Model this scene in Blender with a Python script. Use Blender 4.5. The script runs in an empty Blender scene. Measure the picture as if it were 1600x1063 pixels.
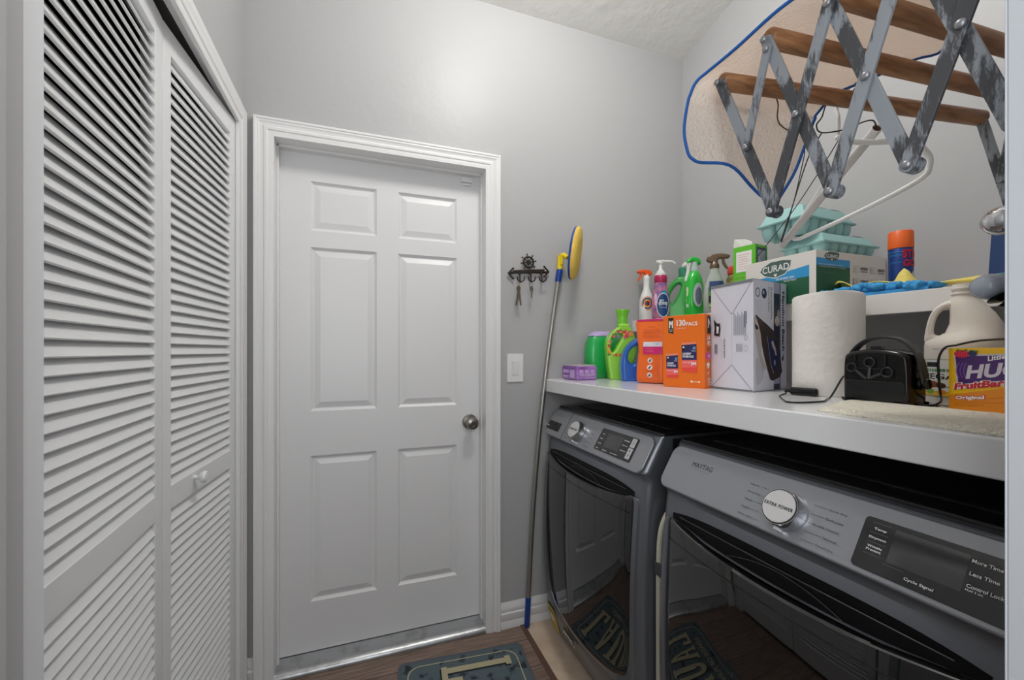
import bpy, bmesh, math, random
from mathutils import Vector, Matrix, Euler
C = bpy.context.scene
COL = C.collection
PI = math.pi
random.seed(7)

# ------------------------------------------------------------------ camera
cd = bpy.data.cameras.new('camera'); cam = bpy.data.objects.new('camera', cd); COL.objects.link(cam)
cd.sensor_width = 36.0; cd.lens = 650.0 / 1600.0 * 36.0; cd.shift_y = 16.5 / 1600.0
cd.clip_start = 0.02
cam.location = (0, 0, 1.235); cam.rotation_euler = (PI / 2, 0, -math.radians(19.87))
C.camera = cam

# ------------------------------------------------------------------ world, lights, exposure
w = bpy.data.worlds.new('world'); C.world = w; w.use_nodes = True
w.node_tree.nodes['Background'].inputs[0].default_value = (0.9, 0.95, 1.0, 1)
w.node_tree.nodes['Background'].inputs[1].default_value = 0.3

def area_light(name, loc, rot, size, power, col=(1, 1, 1), shape='DISK', size_y=None):
    l = bpy.data.lights.new(name, 'AREA'); l.energy = power; l.color = col; l.shape = shape; l.size = size
    if size_y: l.size_y = size_y
    o = bpy.data.objects.new(name, l); COL.objects.link(o); o.location = loc; o.rotation_euler = rot
    return o
# ceiling lamp of the laundry room, and an added fill light in the doorway behind the camera
pl = bpy.data.lights.new('ceiling_lamp', 'POINT'); pl.energy = 23.0; pl.color = (1.0, 0.975, 0.94); pl.shadow_soft_size = 0.13
po = bpy.data.objects.new('ceiling_lamp', pl); COL.objects.link(po); po.location = (0.56, 0.92, 2.80)
area_light('doorway_fill', (-0.20, -0.28, 1.50), (math.radians(90), 0, math.radians(-22)), 0.7, 7.0, (0.97, 0.985, 1.0), 'RECTANGLE', 1.1)
C.cycles.diffuse_bounces = 8
C.view_settings.view_transform = 'Standard'; C.view_settings.look = 'None'
C.view_settings.exposure = 0.40; C.view_settings.gamma = 1.0; C.view_settings.use_curve_mapping = False

# ------------------------------------------------------------------ materials
def lin(c):
    return tuple(((v / 255) / 12.92 if v / 255 <= 0.04045 else ((v / 255 + 0.055) / 1.055) ** 2.4) for v in c)
MATS = {}
def mat(name, rgb, rough=0.5, metal=0.0, bump=None, trans=0.0, coat=0.0, var=None, spec=None, alpha=None, ior=None):
    if name in MATS: return MATS[name]
    m = bpy.data.materials.new(name); m.use_nodes = True; MATS[name] = m
    nt = m.node_tree; b = nt.nodes['Principled BSDF']
    col = lin(rgb) + (1,)
    b.inputs['Base Color'].default_value = col
    b.inputs['Roughness'].default_value = rough; b.inputs['Metallic'].default_value = metal
    if trans: b.inputs['Transmission Weight'].default_value = trans
    if coat: b.inputs['Coat Weight'].default_value = coat; b.inputs['Coat Roughness'].default_value = 0.05
    if spec is not None: b.inputs['Specular IOR Level'].default_value = spec
    if ior: b.inputs['IOR'].default_value = ior
    if alpha is not None: b.inputs['Alpha'].default_value = alpha
    if bump or var:
        tc = nt.nodes.new('ShaderNodeTexCoord')
    if bump:   # (scale, strength, detail, distance)
        n = nt.nodes.new('ShaderNodeTexNoise'); n.inputs['Scale'].default_value = bump[0]; n.inputs['Detail'].default_value = bump[2] if len(bump) > 2 else 3
        bp = nt.nodes.new('ShaderNodeBump'); bp.inputs['Strength'].default_value = bump[1]; bp.inputs['Distance'].default_value = bump[3] if len(bump) > 3 else 0.01
        nt.links.new(tc.outputs['Object'], n.inputs['Vector']); nt.links.new(n.outputs['Fac'], bp.inputs['Height']); nt.links.new(bp.outputs['Normal'], b.inputs['Normal'])
    if var:    # (rgb2, scale, lo, hi, (sx,sy,sz))
        mp = nt.nodes.new('ShaderNodeMapping'); mp.inputs['Scale'].default_value = var[4] if len(var) > 4 else (1, 1, 1)
        n = nt.nodes.new('ShaderNodeTexNoise'); n.inputs['Scale'].default_value = var[1]; n.inputs['Detail'].default_value = 6
        r = nt.nodes.new('ShaderNodeValToRGB'); r.color_ramp.elements[0].position = var[2]; r.color_ramp.elements[1].position = var[3]
        r.color_ramp.elements[0].color = col; r.color_ramp.elements[1].color = lin(var[0]) + (1,)
        nt.links.new(tc.outputs['Object'], mp.inputs['Vector']); nt.links.new(mp.outputs['Vector'], n.inputs['Vector'])
        nt.links.new(n.outputs['Fac'], r.inputs['Fac']); nt.links.new(r.outputs['Color'], b.inputs['Base Color'])
    return m

WALL = mat('wall_grey_paint', (176, 176, 177), 0.42, bump=(22, 0.3, 3, 0.004), spec=0.3)
CEIL = mat('ceiling_paint', (230, 229, 226), 0.7, bump=(14, 0.5, 4, 0.01))
TRIM = mat('white_trim_paint', (226, 226, 226), 0.32, bump=(60, 0.06, 2, 0.002))
DOORW = mat('white_door_paint', (222, 222, 223), 0.36, bump=(40, 0.05, 3, 0.002))
LOUV = mat('white_louver_paint', (226, 227, 228), 0.4)
COUNTER = mat('white_counter_paint', (224, 225, 226), 0.16, bump=(30, 0.04, 2, 0.002))
SHELF = mat('white_shelf_paint', (232, 229, 224), 0.35)
DARK = mat('closet_shade_dark', (60, 58, 54), 0.9)  # dark colour stands in for the shade inside the closet
SLATE = mat('slate_metal_paint', (118, 121, 127), 0.3, 0.6)
SLATE2 = mat('panel_metal', (150, 152, 157), 0.36, 0.6)
BLKG = mat('black_gloss_glass', (6, 6, 7), 0.03, spec=0.7, ior=1.7)
BLKP = mat('black_plastic', (7, 7, 8), 0.16)
BLKM = mat('black_matte', (4, 4, 4), 0.5, spec=0.25)
BLKT = mat('black_lid_enamel', (22, 22, 22), 0.18, bump=(7, 0.2, 3, 0.01))
CHROME = mat('chrome', (215, 217, 220), 0.12, 1.0)
NICKEL = mat('brushed_nickel', (150, 147, 140), 0.28, 1.0)
ALU = mat('worn_aluminium', (188, 190, 192), 0.33, 0.85, bump=(35, 0.25, 5, 0.004), var=((150, 150, 148), 22, 0.5, 0.8))
STEELP = mat('mop_pole_steel', (168, 166, 160), 0.3, 0.85)
INKW = mat('white_ink', (235, 235, 235), 0.5)
INKB = mat('black_ink', (22, 22, 24), 0.5)
INKG = mat('grey_ink', (125, 126, 132), 0.5)
SCREEN = mat('display_window', (52, 52, 54), 0.06, spec=0.8)

# ------------------------------------------------------------------ mesh helpers
WM = {}                       # world matrix of every thing and part (built before the depsgraph runs)
def wm(o): return WM.get(o.name, Matrix.Identity(4)) if o else Matrix.Identity(4)
def props(o, label=None, cat=None, group=None, kind=None):
    if label: o['label'] = label
    if cat: o['category'] = cat
    if group: o['group'] = group
    if kind: o['kind'] = kind
    return o
def thing(name, loc, label, cat, group=None, rz=0.0):
    o = bpy.data.objects.new(name, None); COL.objects.link(o); o.empty_display_size = 0.02
    M = Matrix.Translation(loc) @ Matrix.Rotation(rz, 4, 'Z')
    o.matrix_world = M; WM[o.name] = M
    return props(o, label, cat, group)

class MB:
    """collects geometry in world coordinates (through self.M) and links it as ONE mesh object"""
    def __init__(s, M=None): s.v = []; s.f = []; s.m = []; s.M = M or Matrix.Identity(4); s.k = 0
    def add(s, vs, fs, k=None):
        b = len(s.v); s.v += [s.M @ Vector(p) for p in vs]
        s.f += [[i + b for i in f] for f in fs]; s.m += [s.k if k is None else k] * len(fs); return s
    def box(s, x0, x1, y0, y1, z0, z1, k=None):
        if x0 > x1: x0, x1 = x1, x0
        if y0 > y1: y0, y1 = y1, y0
        if z0 > z1: z0, z1 = z1, z0
        return s.add([(x0, y0, z0), (x1, y0, z0), (x1, y1, z0), (x0, y1, z0), (x0, y0, z1), (x1, y0, z1), (x1, y1, z1), (x0, y1, z1)],
                     [(3, 2, 1, 0), (4, 5, 6, 7), (0, 1, 5, 4), (1, 2, 6, 5), (2, 3, 7, 6), (3, 0, 4, 7)], k)
    def loft(s, rings, cap=True, k=None):
        n = len(rings[0]); vs = [p for r in rings for p in r]; fs = []
        for j in range(len(rings) - 1):
            for i in range(n):
                a = j * n + i; b = j * n + (i + 1) % n; fs.append((a, b, b + n, a + n))
        if cap: fs.append(tuple(range(n - 1, -1, -1))); fs.append(tuple((len(rings) - 1) * n + i for i in range(n)))
        return s.add(vs, fs, k)
    def prism(s, poly, h0, h1, axis='z', k=None):
        def P(a, b, h): return (a, b, h) if axis == 'z' else ((h, a, b) if axis == 'x' else (a, h, b))
        return s.loft([[P(a, b, h0) for a, b in poly], [P(a, b, h1) for a, b in poly]], True, k)
    def lathe(s, prof, c=(0, 0, 0), n=32, axis='z', k=None, sx=1.0, sy=1.0):
        rings = []
        for r, h in prof:
            ring = []
            for i in range(n):
                t = 2 * PI * i / n; a, b = r * math.cos(t) * sx, r * math.sin(t) * sy
                ring.append((c[0] + a, c[1] + b, c[2] + h) if axis == 'z' else ((c[0] + h, c[1] + a, c[2] + b) if axis == 'x' else (c[0] + a, c[1] + h, c[2] + b)))
            rings.append(ring)
        return s.loft(rings, True, k)
    def body(s, prof, c=(0, 0, 0), n=40, k=None):
        """rounded-box cross sections: prof = (z, half-x, half-y, exponent[, dx, dy])"""
        rings = []
        for p in prof:
            z, rx, ry, e = p[:4]; dx = p[4] if len(p) > 4 else 0; dy = p[5] if len(p) > 5 else 0
            ring = []
            for i in range(n):
                t = 2 * PI * i / n; ct, st = math.cos(t), math.sin(t)
                ring.append((c[0] + dx + rx * math.copysign(abs(ct) ** (2 / e), ct), c[1] + dy + ry * math.copysign(abs(st) ** (2 / e), st), c[2] + z))
            rings.append(ring)
        return s.loft(rings, True, k)
    def tube(s, pts, r, n=10, closed=False, k=None, flat=None):
        pts = [Vector(p) for p in pts]; N = len(pts); rings = []
        up = Vector((0, 0, 1))
        for i, p in enumerate(pts):
            a = pts[(i - 1) % N] if (closed or i > 0) else p; b = pts[(i + 1) % N] if (closed or i < N - 1) else p
            t = (b - a).normalized() if (b - a).length > 1e-9 else Vector((0, 0, 1))
            u = up - t * up.dot(t)
            if u.length < 0.05: u = Vector((1, 0, 0)) - t * t.x
            u.normalize(); w_ = t.cross(u); up = u
            rr = r[i] if isinstance(r, (list, tuple)) else r
            fr = (flat if flat else 1.0)
            rings.append([p + u * math.cos(2 * PI * j / n) * rr + w_ * math.sin(2 * PI * j / n) * rr * fr for j in range(n)])
        if closed:
            rings.append(rings[0]); return s.loft(rings, False, k)
        return s.loft(rings, True, k)
    def grid(s, P, k=None, thick=None):
        """P[j][i] points -> a sheet"""
        J, I = len(P), len(P[0]); vs = [p for r in P for p in r]
        fs = [(j * I + i, j * I + i + 1, (j + 1) * I + i + 1, (j + 1) * I + i) for j in range(J - 1) for i in range(I - 1)]
        return s.add(vs, fs, k)
    def ball(s, c, rx, ry=None, rz=None, n=20, k=None):
        ry = ry or rx; rz = rz or rx; rings = []
        for j in range(n // 2 + 1):
            ph = -PI / 2 + PI * j / (n // 2); cr = max(math.cos(ph), 1e-3)
            rings.append([(c[0] + rx * cr * math.cos(2 * PI * i / n), c[1] + ry * cr * math.sin(2 * PI * i / n), c[2] + rz * math.sin(ph)) for i in range(n)])
        return s.loft(rings, True, k)
    def mesh(s, me, M=None, k=None):
        M = M or Matrix.Identity(4)
        return s.add([M @ v.co for v in me.vertices], [tuple(p.vertices) for p in me.polygons], k)
    def build(s, name, mats, parent=None, smooth=None, bevel=0, subsurf=0, solid=0, seg=2, origin=None):
        me = bpy.data.meshes.new(name); o = bpy.data.objects.new(name, me); COL.objects.link(o)
        if parent:
            inv = wm(parent).inverted(); WM[o.name] = wm(parent).copy(); o.parent = parent
            vs = [inv @ v for v in s.v]
        else:
            if origin is None:
                xs = [v.x for v in s.v]; ys = [v.y for v in s.v]; zs = [v.z for v in s.v]
                origin = ((min(xs) + max(xs)) / 2, (min(ys) + max(ys)) / 2, min(zs))
            T = Matrix.Translation(origin); WM[o.name] = T; o.location = origin
            inv = T.inverted(); vs = [inv @ v for v in s.v]
        me.from_pydata(vs, [], s.f)
        for m_ in (mats if isinstance(mats, (list, tuple)) else [mats]): me.materials.append(m_)
        for p, k in zip(me.polygons, s.m): p.material_index = k
        bm = bmesh.new(); bm.from_mesh(me); bmesh.ops.recalc_face_normals(bm, faces=bm.faces); bm.to_mesh(me); bm.free()
        if smooth is not None or bevel or subsurf:
            me.shade_smooth(); me.set_sharp_from_angle(angle=math.radians(smooth if smooth is not None else 35))
        if solid:
            md = o.modifiers.new('solidify', 'SOLIDIFY'); md.thickness = solid; md.offset = 0
        if bevel:
            md = o.modifiers.new('bevel', 'BEVEL'); md.width = bevel; md.segments = seg; md.limit_method = 'ANGLE'; md.angle_limit = math.radians(35)
            md.harden_normals = True
        if subsurf:
            md = o.modifiers.new('subsurf', 'SUBSURF'); md.levels = subsurf; md.render_levels = subsurf
        return o

def smooth_loop(pts, n=6, closed=True):
    """Catmull-Rom through points"""
    pts = [Vector(p) for p in pts]; N = len(pts); out = []
    rng = range(N) if closed else range(N - 1)
    for i in rng:
        if closed: p0, p1, p2, p3 = pts[(i - 1) % N], pts[i], pts[(i + 1) % N], pts[(i + 2) % N]
        else: p0, p1, p2, p3 = pts[max(i - 1, 0)], pts[i], pts[i + 1], pts[min(i + 2, N - 1)]
        for j in range(n):
            t = j / n
            out.append(0.5 * ((2 * p1) + (-p0 + p2) * t + (2 * p0 - 5 * p1 + 4 * p2 - p3) * t * t + (-p0 + 3 * p1 - 3 * p2 + p3) * t ** 3))
    if not closed: out.append(pts[-1])
    return out

def shape2d(loops, extrude, bevel=0.0, res=3):
    """filled 2D outlines (with holes) -> solid mesh data, in the XY plane, thickness 2*extrude"""
    cu = bpy.data.curves.new('tmp', 'CURVE'); cu.dimensions = '2D'; cu.fill_mode = 'BOTH'
    for L in loops:
        sp = cu.splines.new('POLY'); sp.points.add(len(L) - 1); sp.use_cyclic_u = True
        for i, p in enumerate(L): sp.points[i].co = (p[0], p[1], 0, 1)
    cu.extrude = max(extrude - bevel, 0); cu.bevel_depth = bevel; cu.bevel_resolution = res; cu.offset = -bevel
    o = bpy.data.objects.new('tmp', cu); COL.objects.link(o)
    dg = bpy.context.evaluated_depsgraph_get(); me = bpy.data.meshes.new_from_object(o.evaluated_get(dg))
    bpy.data.objects.remove(o); bpy.data.curves.remove(cu); return me

TXT = {}
def text_mesh(s_, bold=0.0, sp=1.0):
    key = (s_, bold, sp)
    if key in TXT: return TXT[key]
    cu = bpy.data.curves.new('tmp', 'FONT'); cu.body = s_; cu.size = 1.0; cu.offset = bold; cu.resolution_u = 3; cu.space_character = sp
    o = bpy.data.objects.new('tmp', cu); COL.objects.link(o)
    dg = bpy.context.evaluated_depsgraph_get(); me = bpy.data.meshes.new_from_object(o.evaluated_get(dg))
    bpy.data.objects.remove(o); bpy.data.curves.remove(cu)
    vs = [v.co.copy() for v in me.vertices]; fs = [tuple(p.vertices) for p in me.polygons]
    x0 = min(v.x for v in vs); x1 = max(v.x for v in vs); y0 = min(v.y for v in vs); y1 = max(v.y for v in vs)
    TXT[key] = (vs, fs, x0, x1, y0, y1); bpy.data.meshes.remove(me); return TXT[key]

def decal(name, parent, items, frame=None, warp=None, lift=0.0004, step=0.00012, label=None):
    """printed marks: items in (u, v) metres on a face. frame = (origin, u-dir, v-dir)."""
    if frame:
        O, U, V = Vector(frame[0]), Vector(frame[1]).normalized(), Vector(frame[2]).normalized(); Nn = U.cross(V)
        warp = lambda u, v, n: O + U * u + V * v + Nn * n
    mb = MB(); mats = []
    for q, it in enumerate(items):
        typ = it[0]; n = lift + step * q
        opts = it[-1] if isinstance(it[-1], dict) else {}
        m_ = [x for x in it if isinstance(x, bpy.types.Material)][0]
        if m_ not in mats: mats.append(m_)
        k = mats.index(m_)
        if typ == 't':
            _, s_, x0, y0, x1, y1 = it[:6]
            vs, fs, a0, a1, b0, b1 = text_mesh(s_, opts.get('bold', 0.0), opts.get('sp', 1.0))
            sh = opts.get('shear', 0.0); rot = opts.get('rot', 0.0)
            pts = []
            if opts.get('vert'):       # text running downwards
                for v in vs:
                    a = (v.x - a0) / (a1 - a0); b = (v.y - b0) / max(b1 - b0, 1e-6)
                    pts.append((x0 + (x1 - x0) * b, y1 - (y1 - y0) * a))
            else:
                for v in vs:
                    a = (v.x - a0) / max(a1 - a0, 1e-6); b = (v.y - b0) / max(b1 - b0, 1e-6)
                    pts.append((x0 + (x1 - x0) * a + sh * (y1 - y0) * b, y0 + (y1 - y0) * b + rot * (x1 - x0) * a))
            mb.add([warp(p[0], p[1], n) for p in pts], fs, k)
        elif typ == 'r':
            _, x0, y0, x1, y1 = it[:5]; N = opts.get('n', 1 if frame else 10); sh = opts.get('shear', 0.0); rot = opts.get('rot', 0.0)
            P = [[warp(x0 + (x1 - x0) * i / N + sh * (y1 - y0) * j, y0 + (y1 - y0) * j + rot * (x1 - x0) * i / N, n) for i in range(N + 1)] for j in range(2)]
            mb.grid(P, k)
        elif typ == 'e':
            _, cx_, cy_, rx, ry = it[:5]; a0 = opts.get('a0', 0.0); a1 = opts.get('a1', 2 * PI); rin = opts.get('rin', 0.0); N = 32
            P = [[warp(cx_ + rx * f * math.cos(a0 + (a1 - a0) * i / N), cy_ + ry * f * math.sin(a0 + (a1 - a0) * i / N), n) for i in range(N + 1)] for f in (max(rin, 0.001), (1 + rin) / 2, 1.0)]
            mb.grid(P, k)
        elif typ == 'p':
            pts = it[1]; mb.add([warp(p[0], p[1], n) for p in pts], [tuple(range(len(pts)))], k)
    o = mb.build(name, mats, parent)
    if label: o['label'] = label
    return o

def structure(name, mb, mats, **kw):
    o = mb.build(name, mats, None, **kw); o['kind'] = 'structure'; return o

# ------------------------------------------------------------------ room shell
YW = 1.7545; XR = 1.588; XL = -0.405; YD = 1.835      # back wall, right wall, left wall, door slab face
def zc(y): return 2.761 + (YW - y) * 0.215             # sloping ceiling
def ct(y): return 1.105 + (YW - y) * 0.0105            # counter top height
SHZ = 1.3814; SHX = 1.275                              # wall shelf top, front

# floor: brown planks with a beige strip under the machines
def plank_mat():
    m = bpy.data.materials.new('brown_plank_floor'); m.use_nodes = True; nt = m.node_tree; b = nt.nodes['Principled BSDF']
    tc = nt.nodes.new('ShaderNodeTexCoord'); mp = nt.nodes.new('ShaderNodeMapping'); mp.inputs['Scale'].default_value = (3, 46, 1)
    n = nt.nodes.new('ShaderNodeTexNoise'); n.inputs['Scale'].default_value = 3.0; n.inputs['Detail'].default_value = 8
    r = nt.nodes.new('ShaderNodeValToRGB'); e = r.color_ramp.elements
    e[0].position = 0.3; e[0].color = lin((98, 78, 68)) + (1,); e[1].position = 0.72; e[1].color = lin((156, 134, 120)) + (1,)
    nt.links.new(tc.outputs['Object'], mp.inputs['Vector']); nt.links.new(mp.outputs['Vector'], n.inputs['Vector'])
    nt.links.new(n.outputs['Fac'], r.inputs['Fac'])
    br = nt.nodes.new('ShaderNodeTexBrick'); br.offset = 0.4; br.inputs['Scale'].default_value = 1.0
    br.inputs['Brick Width'].default_value = 1.2; br.inputs['Row Height'].default_value = 0.15; br.inputs['Mortar Size'].default_value = 0.002
    br.inputs['Color1'].default_value = (1, 1, 1, 1); br.inputs['Color2'].default_value = (0.78, 0.78, 0.78, 1); br.inputs['Mortar'].default_value = (0.25, 0.25, 0.25, 1)
    nt.links.new(tc.outputs['Object'], br.inputs['Vector'])
    mx = nt.nodes.new('ShaderNodeMix'); mx.data_type = 'RGBA'; mx.blend_type = 'MULTIPLY'; mx.inputs[0].default_value = 1
    nt.links.new(r.outputs['Color'], mx.inputs[6]); nt.links.new(br.outputs['Color'], mx.inputs[7]); nt.links.new(mx.outputs[2], b.inputs['Base Color'])
    b.inputs['Roughness'].default_value = 0.45
    return m
PLANK = plank_mat()
BEIGE = mat('beige_subfloor', (212, 192, 170), 0.6, bump=(20, 0.1, 3, 0.004), var=((190, 168, 146), 9, 0.45, 0.7))
structure('floor', MB().box(-1.6, 0.683, -2.2, 1.9, -0.05, 0, 0).box(0.683, 1.9, -2.2, 1.9, -0.05, -0.001, 1), [PLANK, BEIGE])
tr = MB().box(0.668, 0.690, 0.2, YW, 0.0, 0.004)
structure('trim_1', tr, mat('plank_edge', (96, 72, 60), 0.5), bevel=0.0015)

# back wall with the door opening
dx0, dx1, dzt = -0.3095, 0.5138, 2.032
bw = MB()
bw.box(-1.2, dx0, YW, YW + 0.14, 0, 3.4); bw.box(dx1, XR + 0.12, YW, YW + 0.14, 0, 3.4); bw.box(dx0, dx1, YW, YW + 0.14, dzt, 3.4)
structure('wall_back', bw, WALL)
structure('wall_right', MB().box(XR, XR + 0.12, -0.2, YW, 0, 3.6), WALL)
# left wall with the closet opening
cy0, cy1, czt = 0.697, 1.664, 2.045
lw = MB()
lw.box(XL - 0.11, XL, -0.3, cy0, 0, 3.6); lw.box(XL - 0.11, XL, cy1, YW, 0, 3.6); lw.box(XL - 0.11, XL, cy0, cy1, czt, 3.6)
structure('wall_left', lw, WALL)
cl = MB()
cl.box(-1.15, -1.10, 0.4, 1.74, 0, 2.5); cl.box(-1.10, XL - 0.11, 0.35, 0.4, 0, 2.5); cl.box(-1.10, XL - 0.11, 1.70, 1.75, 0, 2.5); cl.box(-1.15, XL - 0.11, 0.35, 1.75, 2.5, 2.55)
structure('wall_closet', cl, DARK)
# entry wall beside the camera; the strip at the right edge of the picture is its end
structure('wall_entry', MB().box(0.557, XR, 0.075, 0.2, 0, 3.6), WALL)
ej = MB().box(0.545, 0.557, 0.066, 0.2, 0, 2.6).box(0.545, 0.557, 0.2, 0.202, 0, 2.6)
structure('trim_2', ej, mat('greyed_trim_paint', (198, 202, 207), 0.4), bevel=0.002)
cb = MB()
cb.add([(-1.7, YW + 0.14, zc(YW + 0.14)), (XR + 0.12, YW + 0.14, zc(YW + 0.14)), (XR + 0.12, -0.4, zc(-0.4)), (-1.7, -0.4, zc(-0.4)),
        (-1.7, YW + 0.14, zc(YW + 0.14) + 0.1), (XR + 0.12, YW + 0.14, zc(YW + 0.14) + 0.1), (XR + 0.12, -0.4, zc(-0.4) + 0.1), (-1.7, -0.4, zc(-0.4) + 0.1)],
       [(3, 2, 1, 0), (4, 5, 6, 7), (0, 1, 5, 4), (1, 2, 6, 5), (2, 3, 7, 6), (3, 0, 4, 7)])
structure('ceiling', cb, CEIL)

# casings -----------------------------------------------------------
PROF = [(0, 0.0), (0, 0.009), (0.006, 0.011), (0.014, 0.011), (0.018, 0.014), (0.026, 0.0145), (0.031, 0.011), (0.036, 0.0115), (0.044, 0.017), (0.050, 0.0165), (0.053, 0.019), (0.060, 0.019), (0.0615, 0.017), (0.0615, 0.0)]
def casing(mb, plane, a0, a1, zt, prof, legs=(True, True)):
    """profile swept up, across and down; plane maps (a, z, n)"""
    def ring(a, sa, z, top):
        return [plane(a + sa * d, z + (d if top else 0), n) for d, n in prof]
    rings = []
    if legs[0]: rings.append(ring(a0, -1, 0, False))
    rings.append(ring(a0, -1, zt, True)); rings.append(ring(a1, 1, zt, True))
    if legs[1]: rings.append(ring(a1, 1, 0, False))
    mb.loft(rings, True)
dc = MB(); casing(dc, lambda a, z, n: (a, YW - n, z), dx0, dx1, dzt, PROF)
structure('trim_3', dc, TRIM, smooth=30)
dj = MB()   # jamb lining and stop
dj.box(dx0 - 0.002, dx0 + 0.004, YW - 0.009, YW + 0.135, 0, dzt); dj.box(dx1 - 0.004, dx1 + 0.002, YW - 0.009, YW + 0.135, 0, dzt); dj.box(dx0, dx1, YW - 0.009, YW + 0.135, dzt - 0.004, dzt + 0.002)
dj.box(dx0 + 0.004, dx0 + 0.010, YD - 0.03, YD, 0, dzt - 0.004); dj.box(dx1 - 0.010, dx1 - 0.004, YD - 0.03, YD, 0, dzt - 0.004); dj.box(dx0, dx1, YD - 0.03, YD, dzt - 0.012, dzt - 0.004)
structure('trim_4', dj, TRIM, bevel=0.001)
# threshold
th = MB(); tp = [(YW - 0.008, 0.0), (YW - 0.0105, 0.006), (YW - 0.0085, 0.013), (YW - 0.003, 0.0195), (YW + 0.006, 0.0245), (YW + 0.018, 0.027), (YW + 0.022, 0.0255), (YW + 0.04, 0.0275), (YD + 0.01, 0.032), (YD + 0.01, 0.0)]
th.loft([[(x, y, z) for y, z in tp] for x in (dx0 + 0.004, dx1 - 0.003)])
structure('trim_5', th, ALU, smooth=40)
# baseboards
BP = [(0.0, 0.0), (0.013, 0.0), (0.013, 0.028), (0.010, 0.034), (0.013, 0.040), (0.013, 0.066), (0.009, 0.072), (0.011, 0.080), (0.010, 0.092), (0.005, 0.104), (0.003, 0.112), (0.0, 0.112)]
bb = MB(); bb.loft([[(x, YW - n, z) for n, z in BP] for x in (dx1 + 0.0625, XR)])
bb.loft([[(x, YW - n, z) for n, z in BP] for x in (XL, dx0 - 0.0625)])
structure('baseboard_back', bb, TRIM, smooth=30)

# closet casing: header and far leg, thick near leg
CP = [(0, 0), (0, 0.011), (0.008, 0.013), (0.020, 0.013), (0.026, 0.016), (0.038, 0.0155), (0.043, 0.013), (0.052, 0.015), (0.060, 0.019), (0.072, 0.0195), (0.077, 0.017), (0.077, 0)]
cc = MB(); casing(cc, lambda a, z, n: (XL + n, a, z), 0.40, 1.660, 2.022, [(min(d, 0.066) if i >= len(CP) - 2 else d * 0.86, n) for i, (d, n) in enumerate(CP)], (False, True))
structure('trim_6', cc, TRIM, smooth=30)
nc = MB()
nc.prism([(0.645, 0), (0.645, 0.024), (0.650, 0.030), (0.672, 0.030), (0.676, 0.027), (0.696, 0.027), (0.697, 0)], 0, 2.022, 'z')
nc.v = [Vector((XL + v.y, v.x, v.z)) for v in nc.v]
structure('trim_7', nc, mat('scuffed_trim_paint', (220, 222, 225), 0.4, var=((120, 150, 175), 3.0, 0.66, 0.70, (6, 6, 1.2))), smooth=30)
# grey end of the entry wall and the entry casing on the left
structure('wall_stub', MB().box(XL - 0.02, -0.368, 0.604, 0.6445, 0, 2.9), WALL)
structure('trim_9', MB().box(XL - 0.02, -0.357, 0.40, 0.604, 0, 2.9), WALL, bevel=0.003)
structure('trim_10', MB().box(XL - 0.02, -0.3672, 0.6035, 0.614, 0, 0.98), mat('faded_blue_paint', (86, 128, 152), 0.6))
# door track under the header and lining of the opening
tk = MB(); tk.box(XL - 0.060, XL - 0.052, cy0, cy1, 2.036, 2.046); tk.box(XL - 0.11, XL, cy1 - 0.002, cy1 + 0.004, 0, czt); tk.box(XL - 0.024, XL, cy0, cy1, czt - 0.004, czt + 0.004)
structure('trim_8', tk, TRIM)
structure('shade_strip', MB().box(XL - 0.11, XL - 0.024, cy0, cy1, czt - 0.001, czt + 0.004), DARK)  # added dark strip, its colour paints the shade above the door leaves

# ------------------------------------------------------------------ entry door (six panels)
d1 = thing('door_1', (0.1, YD, 0.03), None, None); d1['kind'] = 'structure'
sx0, sx1, sz0, sz1 = dx0 + 0.006, dx1 - 0.006, 0.034, 2.022
sl = MB(); xs = [sx0, -0.192, 0.060, 0.146, 0.401, sx1]; zs = [sz0, 0.231, 0.814, 0.992, 1.649, 1.715, 1.912, sz1]
for i in range(5):
    for j in range(7):
        x0, x1, z0, z1 = xs[i], xs[i + 1], zs[j], zs[j + 1]
        if i in (1, 3) and j in (1, 3, 5):
            fr = [(0, 0), (0.004, 0.004), (0.010, 0.009), (0.014, 0.009), (0.036, 0.002), (0.040, 0.002)]
            for (d0, n0), (d1_, n1) in zip(fr[:-1], fr[1:]):
                A = [(x0 + d0, YD + n0, z0 + d0), (x1 - d0, YD + n0, z0 + d0), (x1 - d0, YD + n0, z1 - d0), (x0 + d0, YD + n0, z1 - d0)]
                B = [(x0 + d1_, YD + n1, z0 + d1_), (x1 - d1_, YD + n1, z0 + d1_), (x1 - d1_, YD + n1, z1 - d1_), (x0 + d1_, YD + n1, z1 - d1_)]
                sl.add(A + B, [(0, 1, 5, 4), (1, 2, 6, 5), (2, 3, 7, 6), (3, 0, 4, 7)])
            sl.add([(x0 + 0.04, YD + 0.002, z0 + 0.04), (x1 - 0.04, YD + 0.002, z0 + 0.04), (x1 - 0.04, YD + 0.002, z1 - 0.04), (x0 + 0.04, YD + 0.002, z1 - 0.04)], [(0, 1, 2, 3)])
        else:
            sl.add([(x0, YD, z0), (x1, YD, z0), (x1, YD, z1), (x0, YD, z1)], [(0, 1, 2, 3)])
sl.box(sx0, sx1, YD + 0.012, YD + 0.045, sz0, sz1)
sl.build('slab', DOORW, d1)
kn = MB(); kn.lathe([(0.033, 0), (0.034, -0.004), (0.030, -0.009), (0.014, -0.012), (0.012, -0.030), (0.018, -0.036), (0.0265, -0.046), (0.028, -0.056), (0.024, -0.066), (0.012, -0.071), (0.011, -0.069), (0.001, -0.069)], (0.459, YD, 0.914), 36, 'y')
kn.build('knob', NICKEL, d1, smooth=40)

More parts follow.
